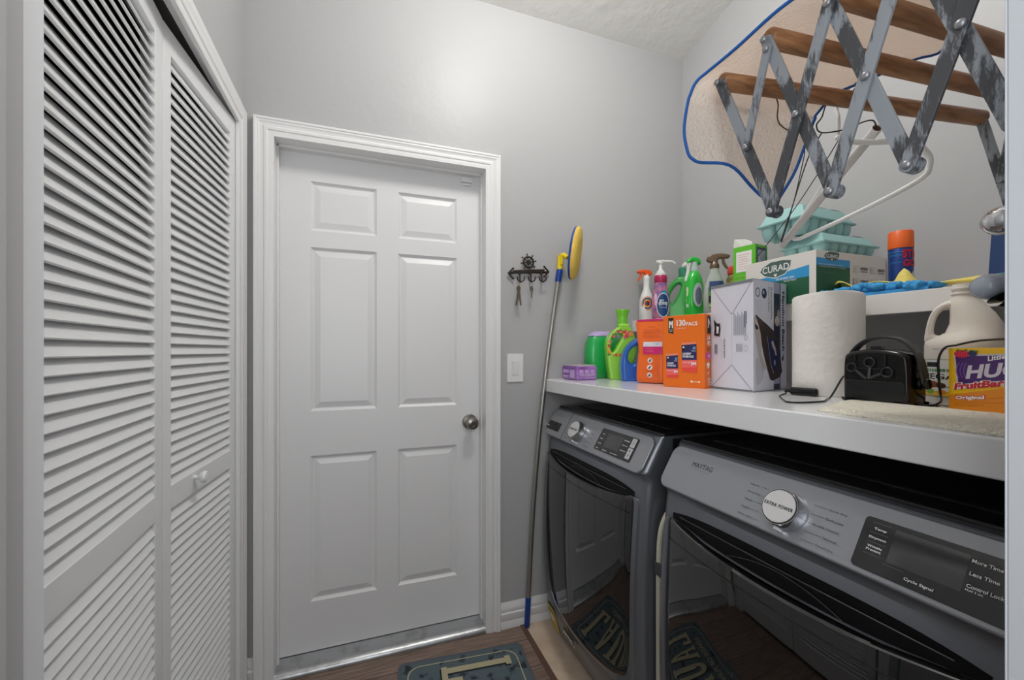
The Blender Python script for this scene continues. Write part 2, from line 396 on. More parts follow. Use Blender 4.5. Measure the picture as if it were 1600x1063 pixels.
# ------------------------------------------------------------------ closet bifold door
d2 = thing('door_2', (XL, 1.2, 0), None, None); d2['kind'] = 'structure'
def leaf(pa, pb, name):
    """pa, pb: outer-face points (x, y) at the near and far edge"""
    A = Vector((pa[0], pa[1], 0)); B = Vector((pb[0], pb[1], 0)); U = (B - A).normalized(); L = (B - A).length
    Nn = Vector((0, 0, 1)).cross(U)                         # points into the closet (-x)
    M = Matrix((( U.x, Nn.x, 0, A.x), (U.y, Nn.y, 0, A.y), (0, 0, 1, 0), (0, 0, 0, 1)))
    T = 0.028; st = 0.040; zt = 2.022
    f = MB(M)
    f.box(0, st, 0, T, 0.02, zt); f.box(L - st, L, 0, T, 0.02, zt)
    f.box(st, L - st, 0, T, zt - 0.062, zt); f.box(st, L - st, 0, T, 0.845, 0.9035); f.box(st, L - st, 0, T, 0.02, 0.13)
    fr = f.build('leaf', LOUV, d2, bevel=0.0015)
    for z0, z1 in ((0.13, 0.845), (0.9035, zt - 0.062)):
        lv = MB(M); n = round((z1 - z0) / 0.0268); p = (z1 - z0) / n
        for i in range(n):
            z = z0 + p * (i + 0.5)
            # slat cross-section (depth into the closet, height): front edge low, back edge high, rounded front
            sec = [(0.0005, -0.0158), (0.0015, -0.0180), (0.0048, -0.0184), (0.0212, 0.0130), (0.0212, 0.0155), (0.0195, 0.0168), (0.0168, 0.0160)]
            lv.loft([[(st - 0.003, a, z + b) for a, b in sec], [(L - st + 0.003, a, z + b) for a, b in sec]])
        lv.build('louver_panel', LOUV, fr)
    return fr, M
leaf((-0.4136, 0.715), (-0.4430, 1.204), 'near')
fr2, ML = leaf((-0.4440, 1.208), (-0.4075, 1.660), 'far')
kb = MB(); kb.lathe([(0.006, 0), (0.006, -0.010), (0.010, -0.014), (0.0155, -0.020), (0.0165, -0.026), (0.013, -0.031), (0.004, -0.033)], (0.0, 0.0, 0.0), 24, 'y')
kb.v = [ML @ Vector((0.158 + v.x, v.y, 0.888 + v.z)) for v in kb.v]
kb.build('knob', LOUV, fr2, smooth=40)

# ------------------------------------------------------------------ counter and shelf
YN = 0.2
c_ = MB()
def ctop(x0, x1, y0, y1, t0, t1):
    return [(x0, y0, ct(y0) - t1), (x1, y0, ct(y0) - t1), (x1, y1, ct(y1) - t1), (x0, y1, ct(y1) - t1), (x0, y0, ct(y0) - t0), (x1, y0, ct(y0) - t0), (x1, y1, ct(y1) - t0), (x0, y1, ct(y1) - t0)]
BF = [(3, 2, 1, 0), (4, 5, 6, 7), (0, 1, 5, 4), (1, 2, 6, 5), (2, 3, 7, 6), (3, 0, 4, 7)]
c_.add(ctop(0.7846, XR, YN, YW, 0, 0.056), BF)
o = c_.build('countertop', COUNTER, None, bevel=0.004, seg=3)
props(o, 'long white painted countertop built over the washer and dryer', 'countertop')
s_ = MB().box(SHX + 0.012, XR, YN, YW, SHZ - 0.02, SHZ).box(SHX, SHX + 0.018, YN, YW, SHZ - 0.052, SHZ + 0.001)
o = s_.build('wall_shelf', SHELF, None, bevel=0.0015)
props(o, 'white wall shelf with a deep front edge running above the countertop', 'shelf')

# ------------------------------------------------------------------ washer and dryer
PA = Vector((0.812, 0, 0.978)); PB = Vector((0.754, 0, 0.882))
PV = (PA - PB).normalized(); PNn = Vector((-PV.z, 0, PV.x))
PFRAME = (PA, (0, -1, 0), PV)                   # u = -y, v = -(distance down the slope)
def bow(dy, z):
    return 0.751 + 0.018 * ((z - 0.44) / 0.36) ** 2 - 0.006 * (1 - (dy / 0.343) ** 2) + (0.02 * max(0, (0.13 - z)) / 0.1)
def machine(yc, label, cat):
    t = thing(cat, (1.14, yc, 0), label, cat)
    H = 0.343
    # body
    st = []
    for a in (0, 12, 25, 40, 55, 72, 90): st.append((-H + 0.03 * (1 - math.sin(math.radians(a))) , 0.03 * (1 - math.cos(math.radians(90 - a)))))
    st = [(-H + 0.03 - 0.03 * math.cos(math.radians(a)), 0.03 - 0.03 * math.sin(math.radians(a))) for a in (0, 15, 30, 45, 60, 75, 90)]
    st += [(-0.24, 0), (-0.16, 0), (-0.08, 0), (0, 0), (0.08, 0), (0.16, 0), (0.24, 0)] + [(-y, d) for y, d in reversed(st)]
    rings = []
    for dy, d in st:
        P = [(1.50, 0.02), (0.815 + d, 0.02), (0.800 + d, 0.03)]
        for z in (0.05, 0.08, 0.11, 0.14, 0.2, 0.3, 0.4, 0.5, 0.6, 0.7, 0.76, 0.80, 0.835): P.append((bow(dy, z) + d, z))
        P += [(0.7745 + d, 0.848), (0.7725 + d, 0.860), (0.765 + d, 0.870), (0.760 + d, 0.877), (0.762 + d, 0.884), (0.800 + d, 0.951), (0.816 + d * 0.7, 0.976), (0.822 + d * 0.5, 0.981), (0.832, 0.983), (1.50, 0.983)]
        rings.append([(x, yc + dy, z) for x, z in P])
    MB().loft(rings).build('body', SLATE, t, smooth=28)
    # black side and lid
    MB().box(0.862, 1.50, yc - H - 0.001, yc + H + 0.001, 0.03, 0.976).build('side_cabinet', mat('dark_side_paint', (34, 35, 38), 0.35), t, bevel=0.004)
    ld = MB().box(0.835, 1.50, yc - H + 0.002, yc + H - 0.002, 0.976, 0.990).box(0.90, 1.46, yc - H + 0.05, yc + H - 0.05, 0.988, 0.994)
    ld.build('lid', BLKT, t, bevel=0.004, seg=3)
    # control panel plate
    r = 0.026; c1, c2 = -0.335, 0.335; b0, b1 = -0.1185, 0.0015; out = []
    for cx_, cy_, a0 in ((c2 - r, b1 - r, 0), (c1 + r, b1 - r, 90), (c1 + r, b0 + r, 180), (c2 - r, b0 + r, 270)):
        for q in range(7):
            a = math.radians(a0 + q * 15); out.append((cx_ + r * math.cos(a), cy_ + r * math.sin(a)))
    me = shape2d([out], 0.006, 0.004, 3)
    M = Matrix(((0, PV.x, PNn.x, PA.x), (-1, 0, 0, yc), (0, PV.z, PNn.z, PA.z), (0, 0, 0, 1))) @ Matrix.Translation((0, 0, -0.006))
    MB().mesh(me, M).build('control_panel', SLATE2, t, smooth=30)
    # door: outline of the glass in (dy, z)
    def outl(grow=0.0, n=96):
        pts = []
        K = [(0.0, 0.776), (0.15, 0.781), (0.25, 0.794), (0.285, 0.799), (0.298, 0.788), (0.300, 0.74), (0.300, 0.60), (0.300, 0.46), (0.298, 0.36), (0.288, 0.290), (0.262, 0.245), (0.20, 0.215), (0.10, 0.199), (0.0, 0.195)]
        K = K + [(-y, z) for y, z in reversed(K[1:-1])]
        K = [(y * (1 + grow / 0.3), 0.5 + (z - 0.5) * (1 + grow / 0.3)) for y, z in K]
        return smooth_loop([(a, b, 0) for a, b in K], 4)
    O = outl(); Og = [Vector((a.x, min(a.y, b.y) if a.y > 0.74 else a.y, 0)) for a, b in zip(outl(0.022), O)]
    def P3(p, off, lipf=0.0):
        dy, z = p[0], p[1]
        if lipf:                       # the glass is flatter than the body behind it
            return (0.7585 + 0.0085 * ((z - 0.47) / 0.3) ** 2 - 0.028 * (1 - (dy / 0.3) ** 2) - off, yc + dy, z)
        return (bow(dy, z) - off, yc + dy, z)
    fr = MB(); rings = []
    for L, off in ((Og, -0.003), ([a.lerp(b, 0.15) for a, b in zip(Og, O)], 0.006), ([a.lerp(b, 0.8) for a, b in zip(Og, O)], 0.009), (O, 0.005), (O, -0.004)):
        rings.append([P3(p, off) for p in L])
    # leave the upper side of the frame to the hand pocket
    dr = MB().loft(rings, False).build('door_frame', SLATE, t, smooth=50)
    gl = MB(); rings = []
    ctr = Vector((0, 0.5, 0))
    for f, off in ((1.0, -0.004), (1.0, 0.008), (0.985, 0.0125), (0.93, 0.0135), (0.85, 0.014), (0.75, 0.014), (0.6, 0.014), (0.45, 0.014), (0.3, 0.014), (0.15, 0.014), (0.02, 0.014)):
        rings.append([P3(ctr.lerp(p, f) if f < 1 else p, off, 1.0) for p in O])
    gl.loft(rings, True)
    gg = gl.build('door_glass', BLKG, t, smooth=40)
    # hand pocket: black recess above the glass
    pk = MB(); N = 24; P = []
    for z, off in ((0.765, 0.001), (0.80, 0.0012), (0.8265, 0.0015), (0.828, -0.002)):
        P.append([(bow(-0.293 + 0.586 * i / N, min(z, 0.8)) - off, yc - 0.293 + 0.586 * i / N, z - 0.016 * (abs(-1 + 2 * i / N) ** 4) * (z > 0.81)) for i in range(N + 1)])
    pk.grid(P); pk.build('hand_pocket', BLKM, t, smooth=60)
    ln = MB()
    ln.tube([(bow(dy, 0.80) - 0.0075, yc + dy, 0.812) for dy in [-0.26 + 0.52 * i / 20 for i in range(21)]], 0.0013, 6)
    ln.tube([(bow(dy, 0.79) - 0.004, yc + dy, 0.775 + 0.03 * (1 - (dy / 0.13) ** 2)) for dy in [-0.13 + 0.26 * i / 20 for i in range(21)]], 0.001, 6)
    ln.build('pocket_rib', mat('dark_rib', (60, 60, 62), 0.25), t)
    # seam of the grip band across the glass
    sm = MB()
    for zz, hw in ((0.750, 0.288),):
        sm.tube([(P3((dy, zz), 0.0139, 1.0)[0], yc + dy, zz) for dy in [-hw + 2 * hw * i / 24 for i in range(25)]], 0.0009, 5)
    sm.build('glass_seam', BLKM, gg)
    # seam round the lower body
    return t
def dial(t, yc_, s, r, h, word):
    c = PA - PV * s; c = Vector((c.x, yc_, c.z))
    Mx = Matrix(((PNn.x, 0, PV.x, c.x), (0, 1, 0, c.y), (PNn.z, 0, PV.z, c.z), (0, 0, 0, 1)))   # local x = outward
    k = MB(Mx); k.lathe([(r, 0), (r * 1.03, 0.004), (r * 0.99, 0.012), (r * 0.97, h - 0.004), (r * 0.93, h)], (0, 0, 0), 48, 'x')
    k.box(0.001, h * 0.5, -0.005, 0.005, -r * 1.12, -r * 0.9)
    kk = k.build('dial', CHROME, t, smooth=40)
    f = MB(Mx); f.lathe([(r * 0.93, h - 0.0005), (r * 0.90, h + 0.0004)], (0, 0, 0), 48, 'x', 0).lathe([(r * 0.86, h), (r * 0.84, h + 0.0016), (0.001, h + 0.0016)], (0, 0, 0), 48, 'x', 1)
    f.build('dial_face', [BLKP, mat('spun_metal', (222, 222, 222), 0.3, 0.7)], kk, smooth=40)
    decal('dial_lettering', kk, [('t', word, -yc_ - r * 0.76, -s - 0.0034, -yc_ + r * 0.76, -s + 0.0034, INKB, {'bold': 0.02, 'sp': 1.2})], PFRAME, lift=h + 0.0022)
    return kk

W = machine(1.3375, 'dark grey front loading washer in the back corner with a detergent drawer', 'washer')
dial(W, 1.405, 0.064, 0.0385, 0.026, 'POWER WASH')
L = []
wl = ['Deep Water', 'Delicates', 'Rapid', 'Normal', 'Bulky']
for i in range(5):
    s = 0.034 + i * 0.0175
    L.append(('t', wl[i], -1.4880, -s - 0.0018, -1.4600, -s + 0.0018, INKB))
    L.append(('t', ['Heavy Duty', 'Whites', 'Wrinkle', 'Sanitize', 'Clean'][i], -1.335, -s - 0.0018, -1.300, -s + 0.0018, INKB))
L.append(('t', 'MAYTAG', -1.625, -0.030, -1.575, -0.022, INKG, {'bold': 0.01}))
decal('panel_lettering', W, L, PFRAME)
# drawer at the far end of the panel
dwr = MB(); MW = Matrix(((0, PV.x, PNn.x, PA.x), (-1, 0, 0, 0), (0, PV.z, PNn.z, PA.z), (0, 0, 0, 1)))
dwr.M = MW
dwr.box(-1.664, -1.555, -0.094, -0.056, 0.0002, 0.0012, 0); dwr.box(-1.511, -1.5085, -0.116, 0.0, 0.0, 0.0006, 1)
dwr.box(-1.650, -1.600, -0.070, -0.060, 0.001, 0.004, 0); dwr.lathe([(0.007, 0), (0.007, 0.008), (0.005, 0.009)], (-1.668, -0.080, 0.0), 16, 'z', 2)
dwr.build('detergent_drawer', [BLKP, mat('seam_shadow_gap', (50, 52, 56), 0.6), CHROME], W, smooth=40)
def display(t, y0, y1, s0, s1, items, r=0.007):
    out = []
    for cx_, cy_, a0 in ((-y1 - r, -s0 - r, 0), (-y0 + r, -s0 - r, 90), (-y0 + r, -s1 + r, 180), (-y1 - r, -s1 + r, 270)):
        for q in range(7):
            a = math.radians(a0 + q * 15); out.append((cx_ + r * math.cos(a), cy_ + r * math.sin(a)))
    d = MB(MW); d.mesh(shape2d([out], 0.0012, 0.0006, 1), Matrix.Translation((0, 0, 0.0008)))
    dd = d.build('display', mat('display_black', (20, 20, 22), 0.12, spec=0.7), t, smooth=40)
    decal('display_lettering', dd, items, PFRAME, lift=0.0022)
LB = mat('button_grey', (178, 180, 182), 0.4)
it = [('r', -1.2215, -0.0800, -1.1360, -0.0300, SCREEN, {'shear': 0.0})]
for i, s_t in enumerate(('Temp', 'Spin', 'Soil', 'Stain')): it.append(('t', s_t, -1.2560, -0.0405 - i * 0.0175, -1.2400, -0.0370 - i * 0.0175, INKW, {'bold': 0.01}))
for i, s_t in enumerate(('Extra Rinse', 'Delay Start', 'Control Lock')): it.append(('t', s_t, -1.1290, -0.0385 - i * 0.0170, -1.1000, -0.0345 - i * 0.0170, INKW, {'bold': 0.01}))
it += [('t', 'Steam', -1.215, -0.0930, -1.190, -0.0895, INKW), ('t', 'Cycle Signal', -1.170, -0.0930, -1.130, -0.0890, INKW),
       ('r', -1.0915, -0.0520, -1.0690, -0.0220, LB), ('r', -1.0915, -0.0900, -1.0690, -0.0550, LB),
       ('e', -1.080, -0.037, 0.005, 0.005, INKB, {'rin': 0.8}), ('p', [(-1.083, -0.068), (-1.083, -0.060), (-1.076, -0.064)], INKB), ('t', 'II', -1.083, -0.082, -1.077, -0.074, INKB)]
display(W, 1.268, 1.0635, 0.0185, 0.0985, it)
# badge and the yellow energy label low on the washer
bd = MB(); x_ = 0.744
def low(dy, z): return bow(dy, z)
P = [[(low(y - 1.3375, z) - 0.010, y, z) for y in (1.478, 1.455, 1.43, 1.405, 1.385)] for z in (0.119, 0.148)]
bd.grid(P); b_ = bd.build('badge', CHROME, W, solid=0.004)
decal('badge_lettering', b_, [('r', 0.004, 0.003, 0.089, 0.026, BLKP, {'n': 6}), ('t', 'MAYTAG', 0.010, 0.008, 0.083, 0.021, INKW, {'bold': 0.02})],
      warp=lambda u, v, n: Vector((low(1.478 - u - 1.3375, 0.119 + v) - 0.0125 - n, 1.478 - u, 0.119 + v)))
YEL = mat('yellow_label', (206, 176, 70), 0.6)
decal('energy_label', W, [('r', 0, 0, 0.075, 0.115, YEL, {'n': 4}), ('e', 0.035, 0.062, 0.014, 0.018, INKW), ('r', 0.01, 0.09, 0.06, 0.096, INKB, {'n': 3}), ('r', 0.01, 0.02, 0.05, 0.024, INKB, {'n': 3})],
      warp=lambda u, v, n: Vector((low(1.655 - u - 1.3375, 0.03 + v) - 0.003 - n, 1.655 - u, 0.03 + v)), label='yellow energy label')

D = machine(0.5875, 'dark grey front loading dryer nearest the camera with an extra power dial', 'dryer')
dial(D, 0.578, 0.066, 0.0375, 0.027, 'EXTRA POWER')
L = [('t', 'MAYTAG', -0.839, -0.0425, -0.776, -0.0305, INKB, {'bold': 0.0}), ('t', 'COMMERCIAL TECHNOLOGY', -0.843, -0.0495, -0.778, -0.0470, INKG)]
for i, (a, b) in enumerate((('Regular', 'Quick Dry'), ('Heavy Duty', 'Delicates'), ('Whites', 'Wrinkle Control'), ('Towels', 'Normal'), ('Bulky Items', 'Timed Dry'))):
    s = 0.0365 + i * 0.0170
    wa = (0.0225, 0.031, 0.0205, 0.0195, 0.033)[i]; wb = (0.030, 0.028, 0.045, 0.0215, 0.030)[i]
    L.append(('t', a, -0.6715, -s - 0.0020, -0.6715 + wa, -s + 0.0020, INKB)); x = (-0.5110, -0.5100, -0.5290, -0.5035, -0.5115)[i]
    L.append(('t', b, x, -s - 0.0020, x + wb, -s + 0.0022, INKB))
    L.append(('r', -0.6700 + wa + 0.003, -s - 0.0003, -0.628, -s + 0.0003, INKB)); L.append(('r', -0.537, -s - 0.0003, x - 0.003, -s + 0.0003, INKB))
decal('panel_lettering', D, L, PFRAME)
GLW = mat('window_frame_line', (120, 120, 122), 0.4)
it = [('r', -0.4110, -0.0850, -0.3250, -0.0320, SCREEN)]
for a, s0, w_, h_ in (('Temp', 0.0410, 0.017, 0.0046), ('Dryness', 0.0560, 0.0235, 0.0046), ('Wrinkle', 0.0700, 0.020, 0.0038), ('Prevent', 0.0755, 0.020, 0.0038)):
    it.append(('t', a, -0.4300 - w_ / 2, -s0 - h_ / 2, -0.4300 + w_ / 2, -s0 + h_ / 2, INKW, {'bold': 0.012}))
for s0 in (0.0315, 0.0480, 0.0635, 0.0830): it.append(('r', -0.4420, -s0 - 0.0002, -0.4170, -s0 + 0.0002, INKG))
for a, s0, x0, w_, h_ in (('More Time', 0.0390, -0.3225, 0.030, 0.0050), ('Less Time', 0.0565, -0.3215, 0.029, 0.0050), ('Control Lock', 0.0735, -0.3210, 0.036, 0.0050), ('Hold 3 sec.', 0.0790, -0.3210, 0.018, 0.0028), ('Cycle Signal', 0.0985, -0.3840, 0.034, 0.0052)):
    it.append(('t', a, x0, -s0 - h_ / 2, x0 + w_, -s0 + h_ / 2, INKW, {'bold': 0.012}))
it.append(('r', -0.4130, -0.0900, -0.3860, -0.0896, INKG))
display(D, 0.4545, 0.262, 0.0235, 0.1090, it)

# folded frame between the machines
t = thing('folding_frame', (0.85, 0.962, 0), 'beige tubular metal frame folded away between the washer and dryer', 'frame')
TB = mat('beige_enamel', (196, 192, 176), 0.35)
m_ = MB(); m_.tube(smooth_loop([(0.80, 0.976, 0.002), (0.80, 0.976, 0.3), (0.80, 0.976, 0.60), (0.803, 0.974, 0.70), (0.815, 0.968, 0.755), (0.84, 0.962, 0.785), (0.90, 0.962, 0.80), (1.2, 0.962, 0.80)], 6, False), 0.0085, 14)
m_.build('tube_leg', TB, t, smooth=60)
m_ = MB().box(0.802, 0.812, 0.9505, 0.9595, 0.002, 0.64); m_.build('rail', TB, t, bevel=0.002)
m_ = MB().box(0.790, 0.796, 0.947, 0.9855, 0.595, 0.632).box(0.796, 0.815, 0.947, 0.952, 0.595, 0.632)
for y, z in ((0.980, 0.624), (0.980, 0.602), (0.953, 0.602)): m_.lathe([(0.0022, 0), (0.0018, -0.0015)], (0.790, y, z), 10, 'x')
m_.build('bracket', mat('grey_bracket', (84, 86, 88), 0.4, 0.5), t, bevel=0.0006)

# ------------------------------------------------------------------ laundry rug
Rg = mat('rug_slate_blue', (84, 98, 104), 0.95, bump=(120, 0.5, 2, 0.004), var=((40, 46, 58), 22, 0.56, 0.64))
RgE = mat('rug_border_grey', (84, 92, 102), 0.95); TAN = mat('rug_tan_letters', (176, 168, 138), 0.95, bump=(120, 0.4, 2, 0.004)); RSH = mat('rug_dark_outline', (28, 32, 38), 0.95)
ang = math.atan2(-0.0448, 0.4946)
t = thing('rug', (0.36, 1.26, 0), 'slate blue laundry rug with large tan capital letters in front of the entry door', 'rug', rz=0)
O = Vector((0.1341, 1.683, 0.0)); e = Vector((math.cos(ang), math.sin(ang), 0)); g = Vector((math.sin(ang), -math.cos(ang), 0))
def rr(u0, u1, v0, v1, r):
    o_ = []
    for cu_, cv, a0 in ((u1 - r, v1 - r, 0), (u0 + r, v1 - r, 90), (u0 + r, v0 + r, 180), (u1 - r, v0 + r, 270)):
        for q in range(6):
            a = math.radians(a0 + q * 18); o_.append((cu_ + r * math.cos(a), cv + r * math.sin(a)))
    return o_
MR = Matrix(((g.x, e.x, 0, O.x), (g.y, e.y, 0, O.y), (0, 0, 1, 0), (0, 0, 0, 1)))
rw, rl = 0.4966, 0.80
MB(MR).prism(rr(0, rl, 0, rw, 0.025), 0.0005, 0.007).build('backing', RgE, t, bevel=0.002)
MB(MR).prism(rr(0.013, rl - 0.013, 0.013, rw - 0.013, 0.02), 0.006, 0.0085).build('pile', Rg, t, bevel=0.001)
# thin tan border line
bl = MB(MR)
lo = [Vector((a, b, 0.0088)) for a, b in rr(0.034, rl - 0.034, 0.034, rw - 0.034, 0.05)]
li = [Vector((a, b, 0.0088)) for a, b in rr(0.0385, rl - 0.0385, 0.0385, rw - 0.0385, 0.046)]
n_ = len(lo); bl.add(lo + li, [(i, (i + 1) % n_, (i + 1) % n_ + n_, i + n_) for i in range(n_)])
bl.build('border_line', TAN, t)
def glyph(ch, u, v, w_, h, m, dx=0, dv=0):
    b = 0.24 * w_ + 0.006; s = 0.022; P = []
    def R(a, c, d, f_): P.append(('r', u + a + dx, v + c + dv, u + d + dx, v + f_ + dv, m))
    def Q(*pts): P.append(('p', [(u + a + dx, v + c + dv) for a, c in pts], m))
    x1 = 0.10 * w_
    if ch == 'L':
        R(x1, 0, x1 + b, h); R(0, h - s, x1 + b + 0.01, h); R(0, 0, w_ * 0.95, s); R(w_ * 0.95 - s, 0, w_ * 0.95, 0.075)
    elif ch == 'A':
        Q((0.10 * w_, 0), (0.28 * w_, 0), (0.52 * w_, h), (0.40 * w_, h)); Q((0.62 * w_, 0), (0.88 * w_, 0), (0.62 * w_, h), (0.40 * w_, h)); R(0.25 * w_, h * 0.28, 0.75 * w_, h * 0.28 + s)
        R(0, 0, 0.38 * w_, s * 0.8); R(0.56 * w_, 0, w_, s * 0.8)
    elif ch == 'U':
        R(x1, h * 0.28, x1 + b, h); R(w_ - x1 - b * 0.7, h * 0.28, w_ - x1, h); R(0, h - s, x1 + b + 0.01, h); R(w_ - x1 - b, h - s, w_, h)
        P.append(('e', u + w_ / 2 + dx, v + h * 0.28 + dv, w_ / 2 - x1, h * 0.28, m, {'a0': PI, 'a1': 2 * PI, 'rin': 0.45}))
    elif ch == 'N':
        R(x1, 0, x1 + b * 0.6, h); R(w_ - x1 - b * 0.6, 0, w_ - x1, h); Q((x1, h), (x1 + b, h), (w_ - x1, 0), (w_ - x1 - b, 0)); R(0, 0, 0.35 * w_, s); R(0.65 * w_, h - s, w_, h)
    elif ch == 'D':
        R(x1, 0, x1 + b, h); R(0, 0, 0.55 * w_, s); R(0, h - s, 0.55 * w_, h)
        P.append(('e', u + 0.45 * w_ + dx, v + h / 2 + dv, 0.5 * w_, h / 2, m, {'a0': -PI / 2, 'a1': PI / 2, 'rin': 0.6}))
    elif ch == 'R':
        R(x1, 0, x1 + b, h); R(0, 0, 0.4 * w_, s); R(0, h - s, 0.5 * w_, h)
        P.append(('e', u + 0.42 * w_ + dx, v + h * 0.74 + dv, 0.45 * w_, h * 0.26, m, {'a0': -PI / 2, 'a1': PI / 2, 'rin': 0.55})); Q((0.40 * w_, h * 0.5), (0.60 * w_, h * 0.5), (w_, 0), (0.76 * w_, 0))
    elif ch == 'Y':
        R(0.5 * w_ - b / 2, 0, 0.5 * w_ + b / 2, h * 0.5); Q((0.05 * w_, h), (0.30 * w_, h), (0.62 * w_, h * 0.45), (0.38 * w_, h * 0.45)); Q((0.78 * w_, h), (0.92 * w_, h), (0.62 * w_, h * 0.45), (0.5 * w_, h * 0.45)); R(0, h - s, 0.38 * w_, h); R(0.66 * w_, h - s, w_, h); R(0.28 * w_, 0, 0.72 * w_, s)
    return P
it1, it2 = [], []
for i, ch in enumerate('LAUNDRY'):
    u = 0.066 + i * 0.098; it1 += glyph(ch, u, 0.160, 0.088, 0.272, RSH, 0.007, -0.006); it2 += glyph(ch, u, 0.160, 0.088, 0.272, TAN)
decal('lettering', t, it1 + it2 + [('t', 'LOADS OF FUN & COMFORT', 0.13, 0.085, 0.67, 0.125, TAN, {'bold': 0.02})], (O + Vector((0, 0, 0.0085)), g, e), lift=0.0006, step=0.00003)

# ------------------------------------------------------------------ things on the back wall
t = thing('light_switch', (0.648, YW, 1.09), 'white paddle light switch on a plate between the entry door and the mop', 'light switch')
MB().box(0.6100, 0.6865, YW - 0.005, YW, 1.094, 1.2205).build('plate', TRIM, t, bevel=0.002, seg=3)
MB().box(0.6310, 0.6655, YW - 0.0065, YW - 0.004, 1.1235, 1.191).build('paddle_frame', mat('switch_white', (214, 214, 212), 0.35), t, bevel=0.0006)
p_ = MB().prism([(YW - 0.0065, 1.128), (YW - 0.0072, 1.128), (YW - 0.0125, 1.186), (YW - 0.0065, 1.186)], 0.6345, 0.662, 'x'); p_.build('paddle', TRIM, t, bevel=0.0006)

t = thing('key_rack', (0.7075, YW, 1.55), 'dark bronze nautical key rack with ship wheel, anchors and hooks', 'key rack')
BRZ = mat('oiled_bronze', (58, 50, 44), 0.45, 0.7, bump=(90, 0.3, 3, 0.003))
m_ = MB(); yk = YW - 0.012; zb = 1.588
m_.tube([(0.622, yk, zb - 0.007), (0.66, yk, zb - 0.003), (0.7075, yk, zb), (0.76, yk, zb + 0.003), (0.800, yk, zb + 0.006)], 0.0055, 8)
for i in range(26):
    x = 0.632 + i * 0.006; m_.tube([(x - 0.003, yk - 0.004, zb - 0.009 + i * 0.0006), (x + 0.003, yk - 0.006, zb + 0.004 + i * 0.0006)], 0.0025, 6)
for x, d, dz in ((0.612, 1, -0.009), (0.810, -1, 0.009)):
    m_.tube([(x + 0.022 * d, yk, zb + 0.022 + dz), (x + 0.004 * d, yk, zb + 0.003 + dz), (x, yk, zb + dz), (x + 0.004 * d, yk, zb - 0.003 + dz), (x + 0.022 * d, yk, zb - 0.022 + dz)], 0.0038, 7)
    m_.ball((x + 0.023 * d, yk, zb + 0.022 + dz), 0.005, n=10); m_.ball((x + 0.023 * d, yk, zb - 0.022 + dz), 0.005, n=10)
m_.build('rope_bar', BRZ, t, smooth=50)
m_ = MB(); wc = Vector((0.7085, yk - 0.002, 1.634))
m_.tube([(wc.x + 0.024 * math.cos(a * PI / 12), wc.y, wc.z + 0.024 * math.sin(a * PI / 12)) for a in range(24)], 0.0042, 7, True)
m_.tube([(wc.x + 0.008 * math.cos(a * PI / 6), wc.y, wc.z + 0.008 * math.sin(a * PI / 6)) for a in range(12)], 0.003, 6, True); m_.ball(wc, 0.004, n=10)
for a in range(8):
    c_a, s_a = math.cos(a * PI / 4 + 0.2), math.sin(a * PI / 4 + 0.2)
    m_.tube([(wc.x + 0.006 * c_a, wc.y, wc.z + 0.006 * s_a), (wc.x + 0.034 * c_a, wc.y, wc.z + 0.034 * s_a)], 0.0022, 6); m_.ball((wc.x + 0.036 * c_a, wc.y, wc.z + 0.036 * s_a), 0.0036, n=8)
m_.build('ship_wheel', BRZ, t, smooth=50)
for x, dz in ((0.6641, 0), (0.7168, 0.003), (0.7705, 0.006)):
    m_ = MB(); z = 1.545 + dz
    m_.tube([(x, yk - 0.004, z + 0.040), (x, yk - 0.010, z + 0.008), (x, yk - 0.016, z - 0.004)], 0.0036, 7)
    m_.tube([(x - 0.018, yk - 0.022, z + 0.018), (x - 0.014, yk - 0.020, z + 0.002), (x, yk - 0.017, z - 0.006), (x + 0.014, yk - 0.020, z + 0.002), (x + 0.018, yk - 0.022, z + 0.018)], 0.003, 7)
    m_.tube([(x - 0.006, yk - 0.003, z + 0.032), (x + 0.006, yk - 0.003, z + 0.032)], 0.0028, 6)
    m_.build('hook', BRZ, t, smooth=50)
def keys(x, z, y, n, label, L_, cols):
    t = thing('key_ring', (x, y, z - L_), label, 'keys')
    MB().tube([(x + 0.009 * math.cos(a * PI / 8), y, z - 0.006 + 0.009 * math.sin(a * PI / 8)) for a in range(16)], 0.0011, 6, True).build('ring', STEELP, t, smooth=50)
    for i in range(n):
        a = (i - (n - 1) / 2) * 0.14; l = L_ * (1.0 - 0.22 * (i % 2)); c_a, s_a = math.cos(a), math.sin(a)
        out = [(-0.003, 0), (0.003, 0), (0.009, -0.008), (0.009, -0.018), (0.004, -0.024), (0.004, -l), (0, -l - 0.004), (-0.003, -l), (-0.003, -l * 0.8), (-0.0015, -l * 0.75), (-0.003, -l * 0.65), (-0.003, -0.024), (-0.009, -0.018), (-0.009, -0.008)]
        Mx = Matrix.Translation((x, y - 0.004 + 0.003 * i, z - 0.013)) @ Matrix.Rotation(PI / 2, 4, 'X') @ Matrix.Rotation(a, 4, 'Z')
        MB().mesh(shape2d([out], 0.0011, 0.0003, 1), Mx).build('key', cols[i % len(cols)], t, smooth=40)
BRS = mat('key_brass', (112, 96, 78), 0.4, 0.7)
keys(0.652, 1.535, YW - 0.034, 3, 'bunch of worn keys hanging from the left hook of the key rack', 0.085, [BRS, NICKEL])
keys(0.7115, 1.536, YW - 0.036, 1, 'single silver key hanging from the middle hook of the key rack', 0.050, [NICKEL])

